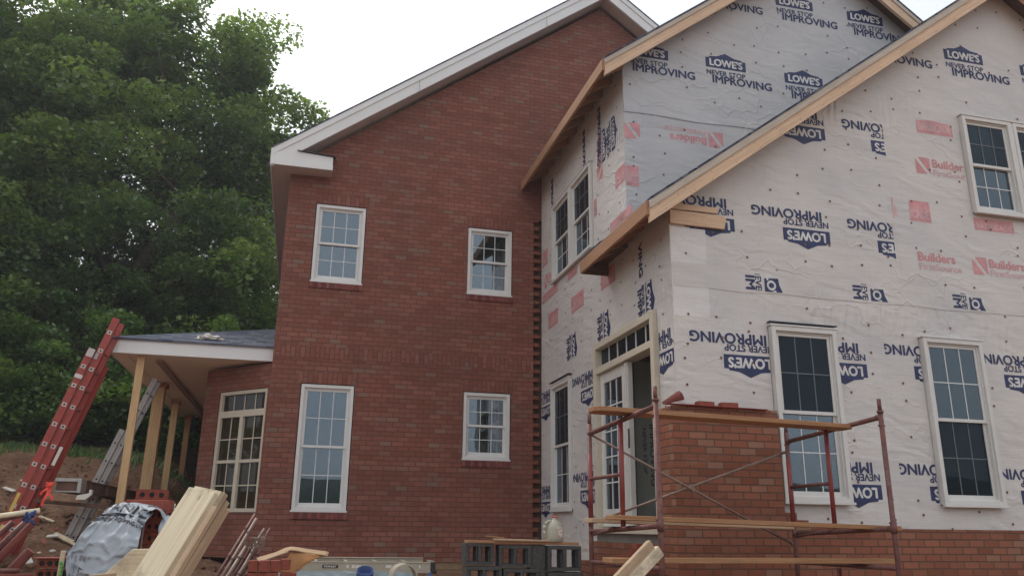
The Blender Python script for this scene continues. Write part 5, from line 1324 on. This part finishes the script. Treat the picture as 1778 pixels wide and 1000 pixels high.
# ================================================================== LEFT EDGE: frames with pale pole, blue strap
fs = root('scaffold_frame_stack', (-1.6, 5.5, -.9), 'dark red metal frames stacked on edge at the lower left', 'metal frames')
for (a, b, r, m_) in (((-1.95, 5.4, -.02), (-1.475, 5.5, .068), .0155, 'ply'), ((-1.95, 5.42, -.06), (-1.52, 5.5, .045), .010, 'rust'), ((-1.95, 5.5, -.62), (-1.49, 5.55, .03), .022, 'tile_dark'), ((-2.02, 5.55, -.58), (-1.56, 5.6, .01), .02, 'rust'),
                      ((-2.1, 5.5, -.56), (-1.62, 5.55, .0), .018, 'rust'), ((-2.15, 5.45, -.5), (-1.68, 5.5, -.02), .014, 'brace'), ((-1.85, 5.6, -.62), (-1.52, 5.62, -.16), .03, 'tile_dark'), ((-1.75, 5.3, -.262), (-1.47, 5.3, -.258), .012, 'rust'), ((-1.75, 5.28, -.29), (-1.40, 5.3, -.285), .012, 'tile_dark')):
    bm = bmesh.new(); tube(bm, a, b, r, 10); link('pole' if m_ == 'ply' else 'frame_tube', fin(bm), m_, fs)
bm = bmesh.new(); rd = random.Random(3)
for i in range(14):
    c = Vector((-1.515+rd.uniform(-.02, .02), 5.44+rd.uniform(-.02, .02), .03+rd.uniform(-.025, .02))); tube(bm, c, c+Vector((rd.uniform(-.02, .03), rd.uniform(-.01, .01), rd.uniform(-.03, .02))), .008, 7)
link('strap', fin(bm), 'blue', label='blue strap knotted round the dark red metal frames', cat='strap')
# cored bricks at lower left, green strap
GC = 'cored bricks stacked at the lower left'
k = 0; lbs = ['top left cored brick of the low stack', 'top right cored brick of the low stack', 'lower left cored brick of the low stack', 'lower right cored brick of the low stack', 'bottom left cored brick of the low stack', 'bottom right cored brick of the low stack']
for r_ in range(3):
    for c_ in range(2):
        bm = cored_brick_mesh(.15 if c_ == 0 else .06, .09, .052); T = Matrix.Translation((-1.575+c_*.158, 6.0+r_*.004, -.275-r_*.064)) @ Matrix.Rotation(.02*(c_-.5), 4, 'Z')
        link('cored_brick', fin(bm), ['brick_plain', 'hole'], None, T, label=lbs[k], cat='brick', group=GC); k += 1
bm = bmesh.new(); box(bm, -1.60, -1.36, 5.99, 6.09, -.221, -.215); link('steel_sheet', fin(bm), 'tile', label='thin red strip lying on the low stack of cored bricks', cat='strip')
board('stake', (-1.43, 5.98, -.5), (-1.427, 5.98, -.172), .03, .012, 'screed', up=(0, 1, 0), label='short upright pale stake by the low stack of cored bricks', cat='stake')
bm = bmesh.new(); pv = Vector((-1.43, 5.955, -.235))
for i in range(1, 9):
    q = Vector((-1.43+.0045*i+.006*math.sin(i), 5.955-.003*i, -.235-.022*i)); tube(bm, pv, q, .009, 7); pv = q
link('green_strap', fin(bm), 'green', label='bright green strap hanging on the pale stake', cat='strap')

# scraps of wood, paper and brick scattered on the bank
GS = 'scraps scattered on the dirt bank'
def on_ray(u, v, y):
    d = fw+r1*((u-889)/F)-u1*((v-500)/F); return d*(y/d.y)
scr = [(-2.005, .02, -1.893, -.024, .022, 'screed', 'long thin pale splinter right of the blue strap'), (-1.93, -.139, -1.84, -.13, .035, 'paper', 'white chip below the long thin splinter'), (-1.87, -.11, -1.73, -.18, .028, 'screed', 'pale lath crossing under the white chip pair'), (-1.86, -.125, -1.70, -.215, .03, 'screed', 'thick pale lath reaching towards the white sheet'),
       (-2.03, -.21, -1.96, -.275, .028, 'screed', 'short pale lath pointing at the low brick stack'), (-2.02, -.335, -2.06, -.27, .05, 'paper', 'pale triangular chip beside the low brick stack'), (-2.30, .24, -2.22, .21, .03, 'paper', 'white chip on the bank at the left edge of the picture'), (-2.19, .31, -2.13, .29, .02, 'screed', 'tiny pale chip on the upper bank left of the red ladder'),
       (-1.96, -.165, -1.93, -.20, .03, 'tile', 'broken red brick chip in the dirt'), (-1.80, -.25, -1.72, -.262, .05, 'tarp', 'grey-blue rag scrap half buried in the dirt'), (-1.90, -.24, -1.86, -.26, .04, 'plate', 'grey stone chip below the laths'), (-1.88, -.075, -1.85, -.085, .03, 'tile', 'small red brick chip above the laths'),
       (-1.66, -.02, -1.60, -.03, .015, 'paper', 'small white paper bit left of the white sheet'), (-2.12, .10, -2.05, .07, .02, 'tile', 'red clod beside the rust frames')]
def onbank(x, z):              # follow the sight line of a scrap (given 7.5 m away) until it meets the bank
    k = 1.0
    while k < 3 and z*k > hgt(x*k, 7.5*k)+.02: k += .01
    return Vector((x*k, 7.5*k, hgt(x*k, 7.5*k)+.03)), k
for i, (xa, za, xb, zb, wd, mt, lb) in enumerate(scr):
    (pa, ka), (pb_, kb) = onbank(xa, za), onbank(xb, zb)
    if (pb_-pa).length > .7: pb_ = pa+(pb_-pa).normalized()*.7
    board('scrap', pa+Vector((0, 0, .03)), pb_+Vector((0, 0, .05)), wd*ka, .02, mt, up=(.1, -.5, 1), bev=.003, label=lb, cat='scrap', group=GS)
# loose clods and stones on the bank
bm = bmesh.new(); rd = random.Random(21)
for i in range(1300):
    x = rd.uniform(-7.5, -.9); y = rd.uniform(12.5, 19.5); z = hgt(x, y); s_ = rd.uniform(.02, .06)*(1 if y < 16 else .6)
    mtx = Matrix.Translation((x, y, z+rd.uniform(0, .05))) @ Matrix.Rotation(rd.uniform(0, 6), 4, 'Z') @ Matrix.Rotation(rd.uniform(-.7, .7), 4, 'X') @ Matrix.Diagonal((s_*rd.uniform(.7, 1.5), s_, s_*rd.uniform(.4, .9), 1))
    r = bmesh.ops.create_icosphere(bm, subdivisions=1, radius=1, matrix=mtx)
    for v in r['verts']: v.co += Vector((noise.noise(v.co*30), noise.noise(v.co*33), noise.noise(v.co*35)))*s_*.5
me = fin(bm); link('clods', me, 'dirt', kind='stuff', label='loose dirt clods and stones strewn over the bank')
# crumpled plastic on the porch roof
bm = bmesh.new(); rd = random.Random(12)
r = bmesh.ops.create_icosphere(bm, subdivisions=4, radius=1)
for v in bm.verts:
    n_ = noise.noise(v.co*2.3)*.5+noise.noise(v.co*6)*.35; v.co = v.co*(1+n_); v.co = Vector((v.co.x*.20, v.co.y*.12, max(v.co.z, -.3)*.07))
link('crumpled_plastic', fin(bm), 'paper', None, Matrix.Translation((-1.66, 14.15, 2.985)), label='crumpled white plastic lying on the porch roof shingles', cat='plastic sheet')
